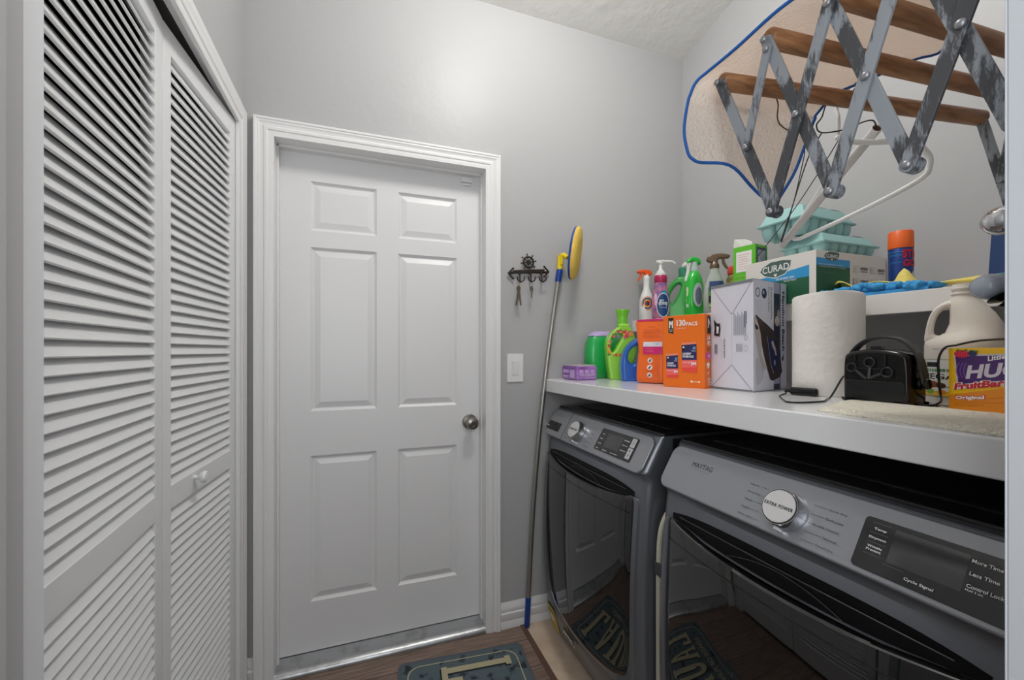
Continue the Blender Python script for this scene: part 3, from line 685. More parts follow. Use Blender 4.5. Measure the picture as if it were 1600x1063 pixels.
# door contact sensor: one half on the frame, one on the slab
for nm, z0, z1, x0, x1, y, lb in (('contact_sensor', 1.990, 2.012, 0.418, 0.470, YD - 0.013, 'small white contact sensor under the top of the entry door frame'),
                                  ('sensor_magnet', 1.977, 1.987, 0.420, 0.468, YD - 0.008, 'thin white magnet strip at the top corner of the entry door slab')):
    o = MB().box(x0, x1, y, YD - 0.0002, z0, z1).build(nm, TRIM, None, bevel=0.003, seg=3); props(o, lb, 'door sensor')

# ------------------------------------------------------------------ mop
t = thing('mop', (0.69, 1.70, 0), 'mop leaning upside down in the corner with its yellow oval pad in the air', 'mop')
BLUEP = mat('mop_blue_plastic', (24, 62, 140), 0.35); YELP = mat('mop_yellow_plastic', (236, 204, 30), 0.35)
PADY = mat('mop_pad_yellow', (232, 196, 92), 0.95, bump=(260, 0.9, 2, 0.006))
b0 = Vector((0.6935, 1.722, 0.004)); b1 = Vector((0.863, 1.722, 1.640))
def mp_(f):                              # slightly bent pole resting on the counter edge
    p = b0.lerp(b1, f); p.x -= 0.030 * math.sin(PI * min(1, f * 0.98)) ** 1.0; return p
MB().tube([mp_(0.075 + 0.885 * i / 16) for i in range(17)], 0.0108, 16).tube([mp_(0.62), mp_(0.632)], 0.0128, 16).build('pole', STEELP, t, smooth=50)
MB().tube([mp_(0.0), mp_(0.004), mp_(0.076), mp_(0.08)], [0.010, 0.0125, 0.0125, 0.0115], 16).build('grip', BLUEP, t, smooth=50)
MB().tube([mp_(0.945), mp_(0.95), mp_(0.975), mp_(0.98)], [0.0135, 0.015, 0.015, 0.0125], 16).build('lock_collar', BLUEP, t, smooth=50)
pt = mp_(0.98); j = MB(); j.tube([pt, pt + Vector((0.002, 0, 0.03)), pt + Vector((0.004, 0, 0.062))], [0.013, 0.0145, 0.0125], 14); j.tube([pt + Vector((0.002, -0.003, 0.060)), pt + Vector((0.014, -0.012, 0.066)), pt + Vector((0.024, -0.030, 0.050))], 0.011, 12)
j.box(pt.x - 0.006, pt.x + 0.008, pt.y - 0.016, pt.y + 0.016, pt.z + 0.02, pt.z + 0.066)
j.build('swivel_joint', YELP, t, smooth=50, bevel=0.001)
hc = Vector((0.896, 1.655, 1.672)); nn = Vector((0.770, -0.630, -0.12)).normalized(); up_ = Vector((0.17, 0.04, 1)); up_ = (up_ - nn * up_.dot(nn)).normalized(); sd = up_.cross(nn)
MH = Matrix(((sd.x, up_.x, nn.x, hc.x), (sd.y, up_.y, nn.y, hc.y), (sd.z, up_.z, nn.z, hc.z), (0, 0, 0, 1)))
h_ = MB(MH); h_.lathe([(0.02, -0.014), (0.09, -0.013), (0.118, -0.010), (0.122, -0.005), (0.121, 0.0)], (0, 0, 0), 48, 'z', None, 0.62, 1.0); h_.build('head', BLUEP, t, smooth=50)
h_ = MB(MH); h_.lathe([(0.120, 0.0), (0.121, 0.008), (0.112, 0.017), (0.06, 0.020), (0.001, 0.020)], (0, 0, 0), 48, 'z', None, 0.62, 1.0); h_.build('pad', PADY, t, smooth=60)

# ------------------------------------------------------------------ bottles and boxes on the countertop
def frame_of(M, o, u, v):      # decal frame given in the local space of a rotated thing
    M3 = M.to_3x3(); return (M @ Vector(o), M3 @ Vector(u), M3 @ Vector(v))
PURP = mat('purple_wrap', (128, 78, 160), 0.25, coat=0.6, bump=(30, 0.35, 2, 0.01), var=((170, 120, 196), 9, 0.45, 0.6)); PURL = mat('purple_light_print', (188, 160, 208), 0.3)
WHITE = mat('white_plastic', (232, 232, 230), 0.35); CARD = mat('white_card', (226, 226, 232), 0.5)
z0 = ct(1.64)
t = thing('wrapped_pack', (0.912, 1.64, z0), 'low purple pack in shiny plastic wrap at the left end of the countertop', 'pack')
Mx = Matrix.Translation((0.912, 1.643, z0)) @ Matrix.Rotation(math.radians(2), 4, 'Z')
MB(Mx).box(-0.052, 0.052, -0.068, 0.068, 0.0, 0.062).build('pack', PURP, t, bevel=0.010, seg=4)
MB(Mx).body([(0.060, 0.050, 0.066, 6), (0.066, 0.051, 0.067, 6), (0.0675, 0.047, 0.063, 5), (0.0655, 0.03, 0.05, 3)], (0, 0, 0)).build('lid_film', mat('clear_wrap_edge', (196, 180, 196), 0.15, coat=0.5, bump=(40, 0.6, 3, 0.01)), t, smooth=50)
it = []
for i in range(3): it.append(('r', -0.040 + i * 0.028, 0.030, -0.020 + i * 0.028, 0.046, PURL))
it += [('r', -0.045, 0.010, 0.045, 0.0125, PURL), ('r', -0.040, 0.018, 0.030, 0.0205, PURL), ('t', 'FRESH LAVENDER', -0.04, 0.022, 0.04, 0.028, WHITE)]
decal('side_print', t, it, frame_of(Mx, (0, -0.068, 0), (1, 0, 0), (0, 0, 1)))
decal('end_print', t, [('r', -0.05, 0.03, 0.0, 0.045, PURL), ('r', 0.008, 0.01, 0.05, 0.045, PURL), ('r', -0.05, 0.012, 0.0, 0.02, PURL)], frame_of(Mx, (-0.052, 0, 0), (0, -1, 0), (0, 0, 1)))

GRN = mat('green_plastic', (34, 172, 84), 0.28, coat=0.2); LAV = mat('lavender_plastic', (186, 168, 214), 0.35)
z0 = ct(1.66)
t = thing('detergent_tub', (1.072, 1.704, z0), 'rounded green tub with a lavender lid behind the lime bottle', 'tub')
MB().body([(0, 0.070, 0.032, 3.5), (0.006, 0.078, 0.038, 3.5), (0.06, 0.088, 0.045, 3.2), (0.12, 0.090, 0.046, 3.0), (0.165, 0.084, 0.044, 3.0), (0.19, 0.074, 0.038, 3.0), (0.197, 0.068, 0.034, 3.0)], (1.072, 1.704, z0)).build('tub', GRN, t, smooth=50)
MB().body([(0.194, 0.070, 0.036, 3.2), (0.198, 0.074, 0.038, 3.2), (0.207, 0.066, 0.034, 3), (0.217, 0.048, 0.026, 3), (0.2185, 0.044, 0.022, 3)], (1.072, 1.704, z0)).build('lid', LAV, t, smooth=50)

def jug(name, label, cat, base, rot, outline, hole, th, mats, bev, cap=None):
    """moulded jug: outline and handle hole in (across, up), thickness 2*th"""
    Mx = Matrix.Translation(base) @ Matrix.Rotation(rot, 4, 'Z') @ Matrix.Rotation(PI / 2, 4, 'X')
    t = thing(name, base, label, cat)
    o_ = [(p.x, p.y) for p in smooth_loop([(a, b, 0) for a, b in outline], 6)]; h_ = [(p.x, p.y) for p in smooth_loop([(a, b, 0) for a, b in hole], 6)] if hole else None
    me = shape2d([o_, h_] if h_ else [o_], th, bev, 6)
    MB(Mx).mesh(me).build('body', mats[0], t, smooth=60)
    return t, Mx
LIME = mat('lime_plastic', (150, 214, 70), 0.25, coat=0.3); LIMEC = mat('lime_cap', (120, 205, 50), 0.25, coat=0.3)
z0 = ct(1.62)
ol = [(-0.045, 0.0), (-0.052, 0.02), (-0.060, 0.07), (-0.064, 0.115), (-0.066, 0.15), (-0.058, 0.185), (-0.036, 0.215), (-0.014, 0.232), (-0.012, 0.246), (0.034, 0.246), (0.036, 0.232), (0.050, 0.215), (0.062, 0.17), (0.064, 0.10), (0.060, 0.04), (0.052, 0.0), (0.0, -0.002)]
hl = [(-0.044, 0.125), (-0.046, 0.150), (-0.034, 0.182), (-0.012, 0.200), (0.006, 0.198), (0.000, 0.180), (-0.018, 0.150), (-0.034, 0.122)]
t, Mx = jug('fabric_conditioner_bottle', 'lime green bottle with a flared cap and flower ring round its handle', 'bottle', (1.086, 1.585, z0), math.radians(-20), ol, hl, 0.034, [LIME], 0.0105)
M2 = Mx @ Matrix.Rotation(-PI / 2, 4, 'X')
MB(M2).lathe([(0.021, 0.240), (0.0225, 0.246), (0.0225, 0.275), (0.026, 0.292), (0.031, 0.305), (0.031, 0.309), (0.024, 0.311), (0.022, 0.303), (0.001, 0.303)], (0.011, 0, 0), 28).build('cap', LIMEC, t, smooth=40)
RED = mat('flower_red', (206, 58, 60), 0.5); PNK = mat('flower_pink', (226, 96, 130), 0.5); ORG = mat('flower_orange', (240, 150, 50), 0.5); LGRN = mat('leaf_green', (60, 128, 62), 0.5)
it = []; random.seed(3)
hp = smooth_loop([(a, b, 0) for a, b in [(-0.052, 0.112), (-0.056, 0.150), (-0.042, 0.190), (-0.012, 0.212), (0.018, 0.212), (0.034, 0.20)]], 7, False)
for i, p in enumerate(hp):
    it.append(('e', p.x + random.uniform(-0.005, 0.005), p.y + random.uniform(-0.005, 0.005), random.uniform(0.003, 0.008), random.uniform(0.003, 0.006), random.choice([PNK, LGRN, LGRN, RED, ORG])))
for i in range(16): it.append(('e', 0.020 + random.uniform(-0.012, 0.022), 0.200 + random.uniform(-0.014, 0.012), 0.007, 0.006, [RED, ORG, PNK][i % 3]))
for i in range(5): it.append(('e', -0.036 + 0.010 * i, 0.108 + random.uniform(-0.003, 0.003), 0.006, 0.005, [ORG, RED][i % 2]))
M3 = Mx.to_3x3(); decal('flower_print', t, it, (Mx @ Vector((0, 0, 0.0342)), M3 @ Vector((1, 0, 0)), M3 @ Vector((0, 1, 0))), step=0.00004)

BLU = mat('blue_plastic', (32, 94, 186), 0.28, coat=0.3)
z0 = ct(1.47)
ol = [(-0.050, 0.0), (-0.057, 0.02), (-0.060, 0.06), (-0.058, 0.09), (-0.046, 0.125), (-0.026, 0.155), (0.0, 0.175), (0.020, 0.184), (0.024, 0.196), (0.060, 0.196), (0.064, 0.182), (0.078, 0.16), (0.084, 0.10), (0.082, 0.02), (0.074, 0.0), (0.01, -0.002)]
hl = [(-0.022, 0.075), (-0.034, 0.092), (-0.030, 0.120), (-0.012, 0.140), (0.008, 0.148), (0.014, 0.135), (0.006, 0.105), (0.0, 0.080), (-0.010, 0.070)]
t, Mx = jug('detergent_jug', 'blue plastic jug with a handle opening beside the orange pouch', 'jug', (1.080, 1.470, z0), math.radians(-25), ol, hl, 0.042, [BLU], 0.0115)
MB(Mx @ Matrix.Rotation(-PI / 2, 4, 'X')).lathe([(0.022, 0.19), (0.023, 0.196), (0.023, 0.215), (0.020, 0.219), (0.001, 0.219)], (0.042, 0, 0), 24).build('cap', BLU, t, smooth=40)
M3 = Mx.to_3x3(); it = [('r', 0.004, 0.030, 0.036, 0.058, WHITE)] + [('r', 0.007 + i * 0.0034, 0.033, 0.0085 + i * 0.0034, 0.055, INKB) for i in range(8)]
decal('barcode', t, it, (Mx @ Vector((0, 0, 0.0422)), M3 @ Vector((1, 0, 0)), M3 @ Vector((0, 1, 0))))

# orange pouch
ORA = mat('orange_film', (236, 104, 22), 0.35, coat=0.25, bump=(14, 0.5, 2, 0.02)); MAG = mat('magenta_print', (198, 20, 108), 0.4); ORD = mat('orange_dark_text', (168, 74, 20), 0.5)
PA0 = Vector((0.990, 1.352)); PB0 = Vector((1.048, 1.250)); du = (PB0 - PA0).normalized(); dn = Vector((du.y, -du.x)); wid = (PB0 - PA0).length
if dn.x > 0: dn = -dn
z0 = ct(1.30); rings = []
for z, hw, th_, sh in ((0, 0.056, 0.026, 0), (0.01, 0.059, 0.030, 0), (0.05, 0.0585, 0.031, -0.001), (0.10, 0.057, 0.027, 0.002), (0.13, 0.0545, 0.024, 0.0045), (0.16, 0.057, 0.022, 0.001), (0.20, 0.060, 0.014, -0.002), (0.235, 0.062, 0.005, -0.003), (0.2465, 0.063, 0.0016, -0.004)):
    ring = []
    for i in range(48):
        a = 2 * PI * i / 48; ca, sa = math.cos(a), math.sin(a)
        u = hw * math.copysign(abs(ca) ** 0.35, ca) + sh + wid / 2; v = th_ * math.copysign(abs(sa) ** 0.8, sa) + 0.0016 * math.sin(z * 90 + u * 60)
        P = PA0 + du * u + dn * (v - 0.034); ring.append((P.x, P.y, z0 + z))
    rings.append(ring)
t = thing('stand_up_pouch', (PA0.x + 0.05, 1.30, z0), 'crinkled orange stand-up pouch with a magenta top edge', 'pouch')
MB().loft(rings).build('pouch', ORA, t, smooth=60, subsurf=1)
def wp(u, v, n):       # follows the front of the pouch
    z_ = v; ths = [(0, 0.030), (0.05, 0.0315), (0.10, 0.0275), (0.13, 0.0245), (0.16, 0.0225), (0.20, 0.0145), (0.235, 0.0055), (0.25, 0.002)]
    for (a, ta), (b, tb) in zip(ths[:-1], ths[1:]):
        if a <= z_ <= b: th_ = ta + (tb - ta) * (z_ - a) / (b - a); break
    c = abs((u - wid / 2) / 0.06); th_ *= max(0.05, (1 - c ** (1 / 0.35 * 2))) ** 0.4 if c < 1 else 0.05
    P = PA0 + du * u + dn * (th_ - 0.034 + 0.0016 * math.sin(z_ * 90 + u * 60) + n + 0.0012); return Vector((P.x, P.y, z0 + z_))
it = [('r', 0.0, 0.2385, 0.117, 0.2460, MAG, {'n': 8}), ('t', 'SAFETY', 0.050, 0.212, 0.076, 0.2165, ORD)]
for i in range(7): it.append(('r', 0.030, 0.2050 - i * 0.0052, 0.090 + (i % 3) * 0.004, 0.2060 - i * 0.0052, ORD, {'n': 6}))
it += [('r', 0.034, 0.140, 0.106, 0.158, mat('pouch_white_label', (214, 214, 224), 0.5), {'n': 6}), ('r', 0.034, 0.112, 0.106, 0.140, MAG, {'n': 6}), ('t', 'YES', 0.046, 0.150, 0.056, 0.154, INKG), ('t', 'DETERGENT', 0.042, 0.143, 0.064, 0.1475, INKG), ('t', 'IN', 0.078, 0.147, 0.086, 0.154, INKG)]
for i in range(3): it.append(('r', 0.040, 0.132 - i * 0.006, 0.074, 0.134 - i * 0.006, PNK))
it += [('e', 0.084, 0.127, 0.005, 0.005, PNK), ('e', 0.097, 0.127, 0.005, 0.005, PNK)]
for i, zc_ in enumerate((0.088, 0.062, 0.033)):
    it += [('e', 0.062, zc_, 0.010, 0.010, WHITE), ('e', 0.062, zc_, 0.0075, 0.0075, ORA, {'rin': 0.85}), ('p', [(0.056, zc_ - 0.004), (0.066, zc_ + 0.006), (0.068, zc_ + 0.004), (0.060, zc_ - 0.006)], INKB), ('e', 0.0615, zc_ - 0.001, 0.003, 0.004, INKB)]
for i in range(12): it.append(('r', 0.080, 0.098 - i * 0.0065, 0.104, 0.0987 - i * 0.0065, ORD, {'n': 2}))
decal('pouch_print', t, it, warp=wp, step=0.00006)

# box helper: rotated carton with its near-left corner given
def carton(name, label, cat, corner, d_left, d_right, wl_, wr_, h, m, base_z, bev=0.0015):
    """corner (x,y); d_left unit dir to the left end (away), d_right unit dir to the right"""
    t = thing(name, (corner[0], corner[1], base_z), label, cat)
    c = Vector((corner[0], corner[1], base_z)); a = Vector((*d_left, 0)) * wl_; b = Vector((*d_right, 0)) * wr_; u = Vector((0, 0, h))
    mb = MB().add([c, c + b, c + b + a, c + a, c + u, c + b + u, c + b + a + u, c + a + u], BF)
    mb.build('box', m, t, bevel=bev)
    fl = (c + a, -Vector((*d_left, 0)), Vector((0, 0, 1)))     # left face frame: u from far-left to corner
    fr_ = (c, Vector((*d_right, 0)), Vector((0, 0, 1)))
    return t, fl, fr_
def unit(a, b): v = Vector((b[0] - a[0], b[1] - a[1])); return tuple(v.normalized()), v.length
ORB = mat('orange_carton', (236, 112, 16), 0.42); NAV = mat('navy_print', (44, 42, 96), 0.4); CORAL = mat('coral_print', (238, 98, 96), 0.4); VIO = mat('pink_violet_print', (214, 70, 150), 0.4)
dl, wl_ = unit((1.029, 1.039), (0.980, 1.175)); dr_ = (dl[1], -dl[0])
z0 = ct(1.1)
t, fl, fr_ = carton('laundry_pacs_box', 'orange cardboard box of laundry pacs beside the white iron box', 'box', (1.029, 1.039), dl, dr_, wl_, 0.042, 0.241, ORB, z0)
it = [('p', [(0.020, 0.185), (0.0385, 0.179), (0.0385, 0.234), (0.020, 0.234)], INKB), ('p', [(0.020, 0.190), (0.020, 0.184), (0.0385, 0.184), (0.0385, 0.190)], INKB),
      ('p', [(0.0225, 0.199), (0.0265, 0.199), (0.0265, 0.224), (0.0225, 0.224)], WHITE), ('p', [(0.0325, 0.199), (0.0365, 0.199), (0.0365, 0.224), (0.0325, 0.224)], WHITE), ('p', [(0.0225, 0.224), (0.0295, 0.207), (0.0365, 0.224), (0.0325, 0.224), (0.0295, 0.216), (0.0265, 0.224)], WHITE),
      ('t', "Member's", 0.0215, 0.1925, 0.0375, 0.1965, WHITE), ('t', 'Mark', 0.0240, 0.1865, 0.0350, 0.1905, WHITE),
      ('t', '130', 0.050, 0.205, 0.081, 0.226, WHITE, {'bold': 0.03}), ('t', 'PACS', 0.083, 0.205, 0.121, 0.2175, WHITE, {'bold': 0.02}), ('t', '2 x 65 COUNT', 0.050, 0.196, 0.085, 0.199, WHITE)]
def pouch_art(x, y, w_, h_, sk):
    return [('p', [(x, y), (x + w_, y - 0.004 * sk), (x + w_ - 0.002, y + h_), (x - 0.002, y + h_ - 0.003 * sk)], NAV), ('p', [(x, y), (x + w_, y - 0.004 * sk), (x + w_, y + h_ * 0.42), (x - 0.001, y + h_ * 0.40)], CORAL),
            ('p', [(x, y), (x + w_, y - 0.004 * sk), (x + w_, y + h_ * 0.16), (x, y + h_ * 0.12)], mat('red_orange_print', (232, 72, 60), 0.4)), ('p', [(x - 0.002, y + h_ - 0.004), (x + w_ - 0.002, y + h_), (x + w_ - 0.002, y + h_ + 0.006), (x - 0.002, y + h_ + 0.004)], mat('salmon_print', (236, 140, 110), 0.4)),
            ('r', x + 0.001, y + h_ * 0.74, x + 0.009, y + h_ * 0.95, INKB), ('t', 'M', x + 0.0022, y + h_ * 0.84, x + 0.0078, y + h_ * 0.92, WHITE, {'bold': 0.03}),
            ('t', 'LAUNDRY', x + 0.002, y + h_ * 0.60, x + w_ * 0.62, y + h_ * 0.68, WHITE, {'bold': 0.04}), ('t', 'POWER PACS', x + 0.002, y + h_ * 0.50, x + w_ * 0.78, y + h_ * 0.58, WHITE, {'bold': 0.04}),
            ('t', 'ULTRA FRESH', x + 0.002, y + h_ * 0.30, x + w_ * 0.60, y + h_ * 0.35, WHITE), ('t', '65', x + w_ * 0.74, y + h_ * 0.80, x + w_ * 0.92, y + h_ * 0.90, mat('cyan_print', (120, 200, 230), 0.4), {'bold': 0.03}), ('t', 'PACS', x + w_ * 0.66, y + h_ * 0.72, x + w_ * 0.92, y + h_ * 0.77, WHITE),
            ('t', 'Jet', x + w_ * 0.60, y + h_ * 0.22, x + w_ * 0.98, y + h_ * 0.36, WHITE, {'bold': 0.04})]
it += pouch_art(0.014, 0.030, 0.042, 0.078, -0.5) + pouch_art(0.070, 0.055, 0.050, 0.090, 1)
it += [('e', 0.103, 0.022, 0.004, 0.004, WHITE), ('t', '100% RECYCLED', 0.108, 0.0200, 0.124, 0.0235, INKB), ('r', 0.105, 0.0195, 0.127, 0.0240, mat('orange_light', (240, 170, 110), 0.5)), ('e', 0.128, 0.022, 0.003, 0.003, WHITE)]
decal('front_print', t, it, fl, step=0.00006)
it = [('r', 0.018, 0.178, 0.041, 0.236, INKB), ('p', [(0.022, 0.196), (0.027, 0.196), (0.027, 0.226), (0.022, 0.226)], WHITE), ('p', [(0.022, 0.226), (0.033, 0.205), (0.033, 0.214), (0.027, 0.226)], WHITE), ('t', 'LA', 0.018, 0.158, 0.039, 0.172, WHITE, {'bold': 0.04}), ('t', 'PO', 0.018, 0.140, 0.040, 0.154, WHITE, {'bold': 0.04}),
      ('r', 0.006, 0.096, 0.041, 0.116, VIO), ('t', 'XL', 0.022, 0.102, 0.034, 0.110, WHITE, {'bold': 0.03}), ('e', 0.022, 0.078, 0.010, 0.007, WHITE), ('r', 0.018, 0.066, 0.027, 0.074, WHITE), ('r', 0.018, 0.120, 0.032, 0.134, mat('brown_print', (160, 84, 40), 0.5)),
      ('p', [(0.016, 0.048), (0.024, 0.056), (0.026, 0.054), (0.019, 0.046)], WHITE), ('r', 0.018, 0.030, 0.040, 0.033, WHITE), ('r', 0.018, 0.024, 0.038, 0.026, WHITE), ('r', 0.018, 0.018, 0.040, 0.020, WHITE), ('r', 0.018, 0.012, 0.036, 0.014, WHITE)]
decal('side_print', t, it, fr_, step=0.00006)

# white iron box
GREYC = mat('carton_edge_grey', (122, 124, 132), 0.6)
dl, wl_ = unit((1.0626, 0.892), (1.082, 1.0445)); dr_ = (0.9725, 0.2328)
dl = (-dr_[1] * 0.55, 0.998); dl = tuple(Vector(dl).normalized()); dl = tuple(Vector((0.06, 0.998)).normalized())
z0 = ct(0.95)
t, fl, fr_ = carton('iron_box', 'tall white carton with a picture of a clothes iron on its side', 'box', (1.0626, 0.892), dl, dr_, 0.165, 0.200, 0.330, mat('white_iron_carton', (212, 212, 222), 0.42), z0)
HB = 'Hamilton Beach'; W1, H1 = 0.165, 0.330; GR = mat('carton_fold_line', (96, 98, 108), 0.6); GT = mat('light_grey_print', (160, 162, 172), 0.6)
def line(x0, y0, x1, y1, w_, m):
    d = Vector((x1 - x0, y1 - y0)).normalized(); p = Vector((-d.y, d.x)) * w_ / 2
    return ('p', [(x0 - p.x, y0 - p.y), (x1 - p.x, y1 - p.y), (x1 + p.x, y1 + p.y), (x0 + p.x, y0 + p.y)], m)
it = [line(0.003, H1 - 0.004, 0.086, H1 - 0.098, 0.0014, GR), line(W1 - 0.002, H1 - 0.004, 0.086, H1 - 0.098, 0.0014, GR), line(0.003, 0.004, 0.086, 0.078, 0.0014, GR), line(W1 - 0.002, 0.004, 0.086, 0.078, 0.0014, GR), line(0.086, 0.078, 0.086, H1 - 0.098, 0.0006, GT),
      ('r', 0.0, 0.0, W1, 0.006, GREYC), ('r', 0.0, H1 - 0.009, W1, H1, GREYC)]
for i in range(13): it.append(('r', 0.094 + i * 0.0036, 0.168, 0.0957 + i * 0.0036, 0.238 - (i % 4) * 0.004, GT))
it += [('r', 0.134, 0.190, 0.1375, 0.238, GR), ('r', 0.140, 0.200, 0.1425, 0.238, INKG), ('e', 0.140, 0.160, 0.006, 0.008, GT, {'rin': 0.7}), ('e', 0.140, 0.128, 0.007, 0.009, GT, {'rin': 0.85})]
for i in range(5): it.append(('r', 0.105 + i * 0.005, 0.118, 0.107 + i * 0.005, 0.142, GT))
BRN = mat('iron_brown_black', (50, 40, 42), 0.4)
it += [('p', [(0.016, 0.170), (0.038, 0.166), (0.042, 0.190), (0.040, 0.208), (0.028, 0.208), (0.014, 0.222), (0.018, 0.196)], BRN), ('p', [(0.026, 0.176), (0.034, 0.176), (0.036, 0.196), (0.026, 0.200)], CARD),
       ('t', HB, 0.056, 0.098, 0.062, 0.158, GR, {'vert': True, 'bold': 0.02}), ('t', 'hamiltonbeach.com', 0.046, 0.096, 0.049, 0.160, GT, {'vert': True}), ('r', 0.018, 0.112, 0.030, 0.142, GT)]
for i in range(7): it.append(('r', 0.0185, 0.114 + i * 0.004, 0.0295, 0.1155 + i * 0.004, GR))
decal('front_print', t, it, fl, step=0.00005)
W2 = 0.250; STL = mat('iron_steel_picture', (186, 176, 170), 0.4); IBR = mat('iron_brown_picture', (62, 50, 50), 0.4); NVY = mat('iron_navy_picture', (34, 44, 84), 0.35); PHO = mat('photo_dark', (44, 46, 66), 0.4); LIL = mat('photo_lilac', (170, 164, 190), 0.4)
it = [('r', 0.150, 0.0, 0.196, H1, PHO), ('r', 0.150, 0.296, 0.196, H1, LIL), ('r', 0.150, 0.02, 0.196, 0.055, LIL), ('e', 0.178, 0.212, 0.020, 0.016, STL), ('e', 0.186, 0.235, 0.010, 0.012, mat('photo_grey', (150, 148, 146), 0.4)), ('r', 0.196, 0.0, 0.204, H1, mat('carton_blue_strip', (108, 114, 148), 0.4)), ('r', 0.204, 0.0, W2, H1, mat('carton_lavender_white', (200, 202, 218), 0.42)),
      ('t', HB, 0.214, 0.120, 0.234, 0.305, INKB, {'vert': True, 'bold': 0.035}), ('p', [(0.212, 0.098), (0.226, 0.112), (0.226, 0.094), (0.216, 0.086)], INKB),
      ('t', 'Retractable', 0.124, 0.215, 0.138, 0.312, INKG, {'vert': True}), ('t', 'Cord Iron', 0.104, 0.238, 0.118, 0.312, INKG, {'vert': True}),
      ('e', 0.030, 0.292, 0.016, 0.014, INKG, {'rin': 0.72}), ('e', 0.076, 0.291, 0.018, 0.015, NVY), ('e', 0.070, 0.294, 0.007, 0.006, LIL)]
for i in range(5): it.append(('t', 'stainless steel soleplate and cord storage button', 0.014 + i * 0.009, 0.214 + (i % 2) * 0.01, 0.018 + i * 0.009, 0.270, GT, {'vert': True}))
it += [('e', 0.020, 0.060, 0.052, 0.040, mat('iron_shadow_print', (186, 186, 196), 0.5), {'a0': -PI / 2, 'a1': PI / 2}),
       ('p', [(0.004, 0.216), (0.022, 0.226), (0.040, 0.210), (0.050, 0.150), (0.052, 0.110), (0.088, 0.076), (0.086, 0.066), (0.064, 0.064), (0.046, 0.088), (0.024, 0.135), (0.008, 0.180)], STL),
       ('p', [(0.012, 0.222), (0.014, 0.226), (0.100, 0.198), (0.150, 0.180), (0.176, 0.165), (0.196, 0.120), (0.208, 0.072), (0.214, 0.058), (0.196, 0.040), (0.140, 0.030), (0.120, 0.034), (0.082, 0.092), (0.058, 0.140), (0.050, 0.170), (0.034, 0.196)], IBR),
       ('p', [(0.104, 0.158), (0.150, 0.158), (0.176, 0.130), (0.190, 0.098), (0.172, 0.066), (0.146, 0.056), (0.120, 0.082), (0.096, 0.128)], NVY), ('p', [(0.128, 0.148), (0.140, 0.152), (0.160, 0.130), (0.170, 0.108), (0.160, 0.106), (0.150, 0.122), (0.134, 0.134)], STL), ('p', [(0.150, 0.094), (0.160, 0.090), (0.158, 0.076), (0.148, 0.080)], LIL),
       line(0.096, 0.164, 0.124, 0.080, 0.0022, STL), line(0.124, 0.080, 0.146, 0.052, 0.0022, STL), ('p', [(0.006, 0.200), (0.030, 0.192), (0.032, 0.182), (0.012, 0.184)], IBR),
       ('r', 0.0, 0.0, W2, 0.003, GREYC)]
def squeeze(i_, k):                      # scale a list of marks across
    out = []
    for q in i_:
        q = list(q)
        if q[0] == 'p': q[1] = [(a * k, b) for a, b in q[1]]
        elif q[0] == 't': q[2] *= k; q[4] *= k
        elif q[0] == 'r': q[1] *= k; q[3] *= k
        elif q[0] == 'e': q[1] *= k; q[3] *= k
        out.append(tuple(q))
    return out
decal('side_print', t, squeeze(it, 0.200 / W2), fr_, step=0.00005)
decal('top_print', t, [('r', 0.0, 0.0, 0.165, 0.195, GREYC)], (Vector((1.0626 + dl[0] * 0.165, 0.892 + dl[1] * 0.165, z0 + H1)), (-dl[0], -dl[1], 0), (dr_[0], dr_[1], 0)))

# paper towels
t = thing('paper_towel_roll', (1.19, 0.77, ct(0.77)), 'thick white paper towel roll standing beside the iron box', 'paper towel roll')
PT_ = mat('quilted_paper', (226, 222, 216), 0.9, bump=(62, 0.5, 1, 0.004)); rings = []
random.seed(5)
for z in (0, 0.004, 0.05, 0.10, 0.15, 0.20, 0.266, 0.270):
    rings.append([(1.187 + (0.0795 + 0.0006 * math.sin(7 * a / 72 * 2 * PI + z * 30) - (0.003 if z in (0, 0.270) else 0)) * math.cos(2 * PI * a / 72), 0.77 + (0.0795 - (0.003 if z in (0, 0.270) else 0)) * math.sin(2 * PI * a / 72), ct(0.77) + z + (0.003 * math.sin(a / 72 * 4 * PI) if z > 0.26 else 0)) for a in range(72)])
MB().loft(rings).build('paper', PT_, t, smooth=60)
MB().lathe([(0.021, 0.2), (0.021, 0.2725), (0.0185, 0.2725), (0.0185, 0.2)], (1.19, 0.77, ct(0.77)), 24).build('core', mat('cardboard_core', (150, 120, 92), 0.8), t, smooth=40)

# ------------------------------------------------------------------ near end of the countertop
# terry mat
TERRY = mat('cream_terry', (226, 222, 206), 0.98, bump=(150, 1.0, 2, 0.01))
random.seed(11)
poly = [Vector((0.8286, 0.555)), Vector((1.065, 0.655)), Vector((1.045, 0.21)), Vector((0.788, 0.21))]
P, Q = [], []
for j in range(41):
    f = j / 40; a = poly[0].lerp(poly[3], f); b = poly[1].lerp(poly[2], f); row = []
    for i in range(31):
        p = a.lerp(b, i / 30); e_ = min(i, 30 - i, j, 40) / 2
        row.append((p.x + random.uniform(-0.0015, 0.0015), p.y + random.uniform(-0.0015, 0.0015), ct(p.y) + 0.0015 + 0.0055 * min(1, e_) + random.uniform(0, 0.0012)))
    P.append(row)
low_ = [[(x, y, ct(y) + 0.0003) for x, y, z in r] for r in P]
mb = MB().grid(P); J, I = 41, 31; mb.grid(low_)
edge = [j * I for j in range(J)] + [(J - 1) * I + i for i in range(1, I)] + [j * I + I - 1 for j in range(J - 2, -1, -1)] + [i for i in range(I - 2, 0, -1)]
nV = J * I
mb.f += [[edge[k], edge[(k + 1) % len(edge)], edge[(k + 1) % len(edge)] + nV, edge[k] + nV] for k in range(len(edge))]; mb.m += [0] * len(edge)
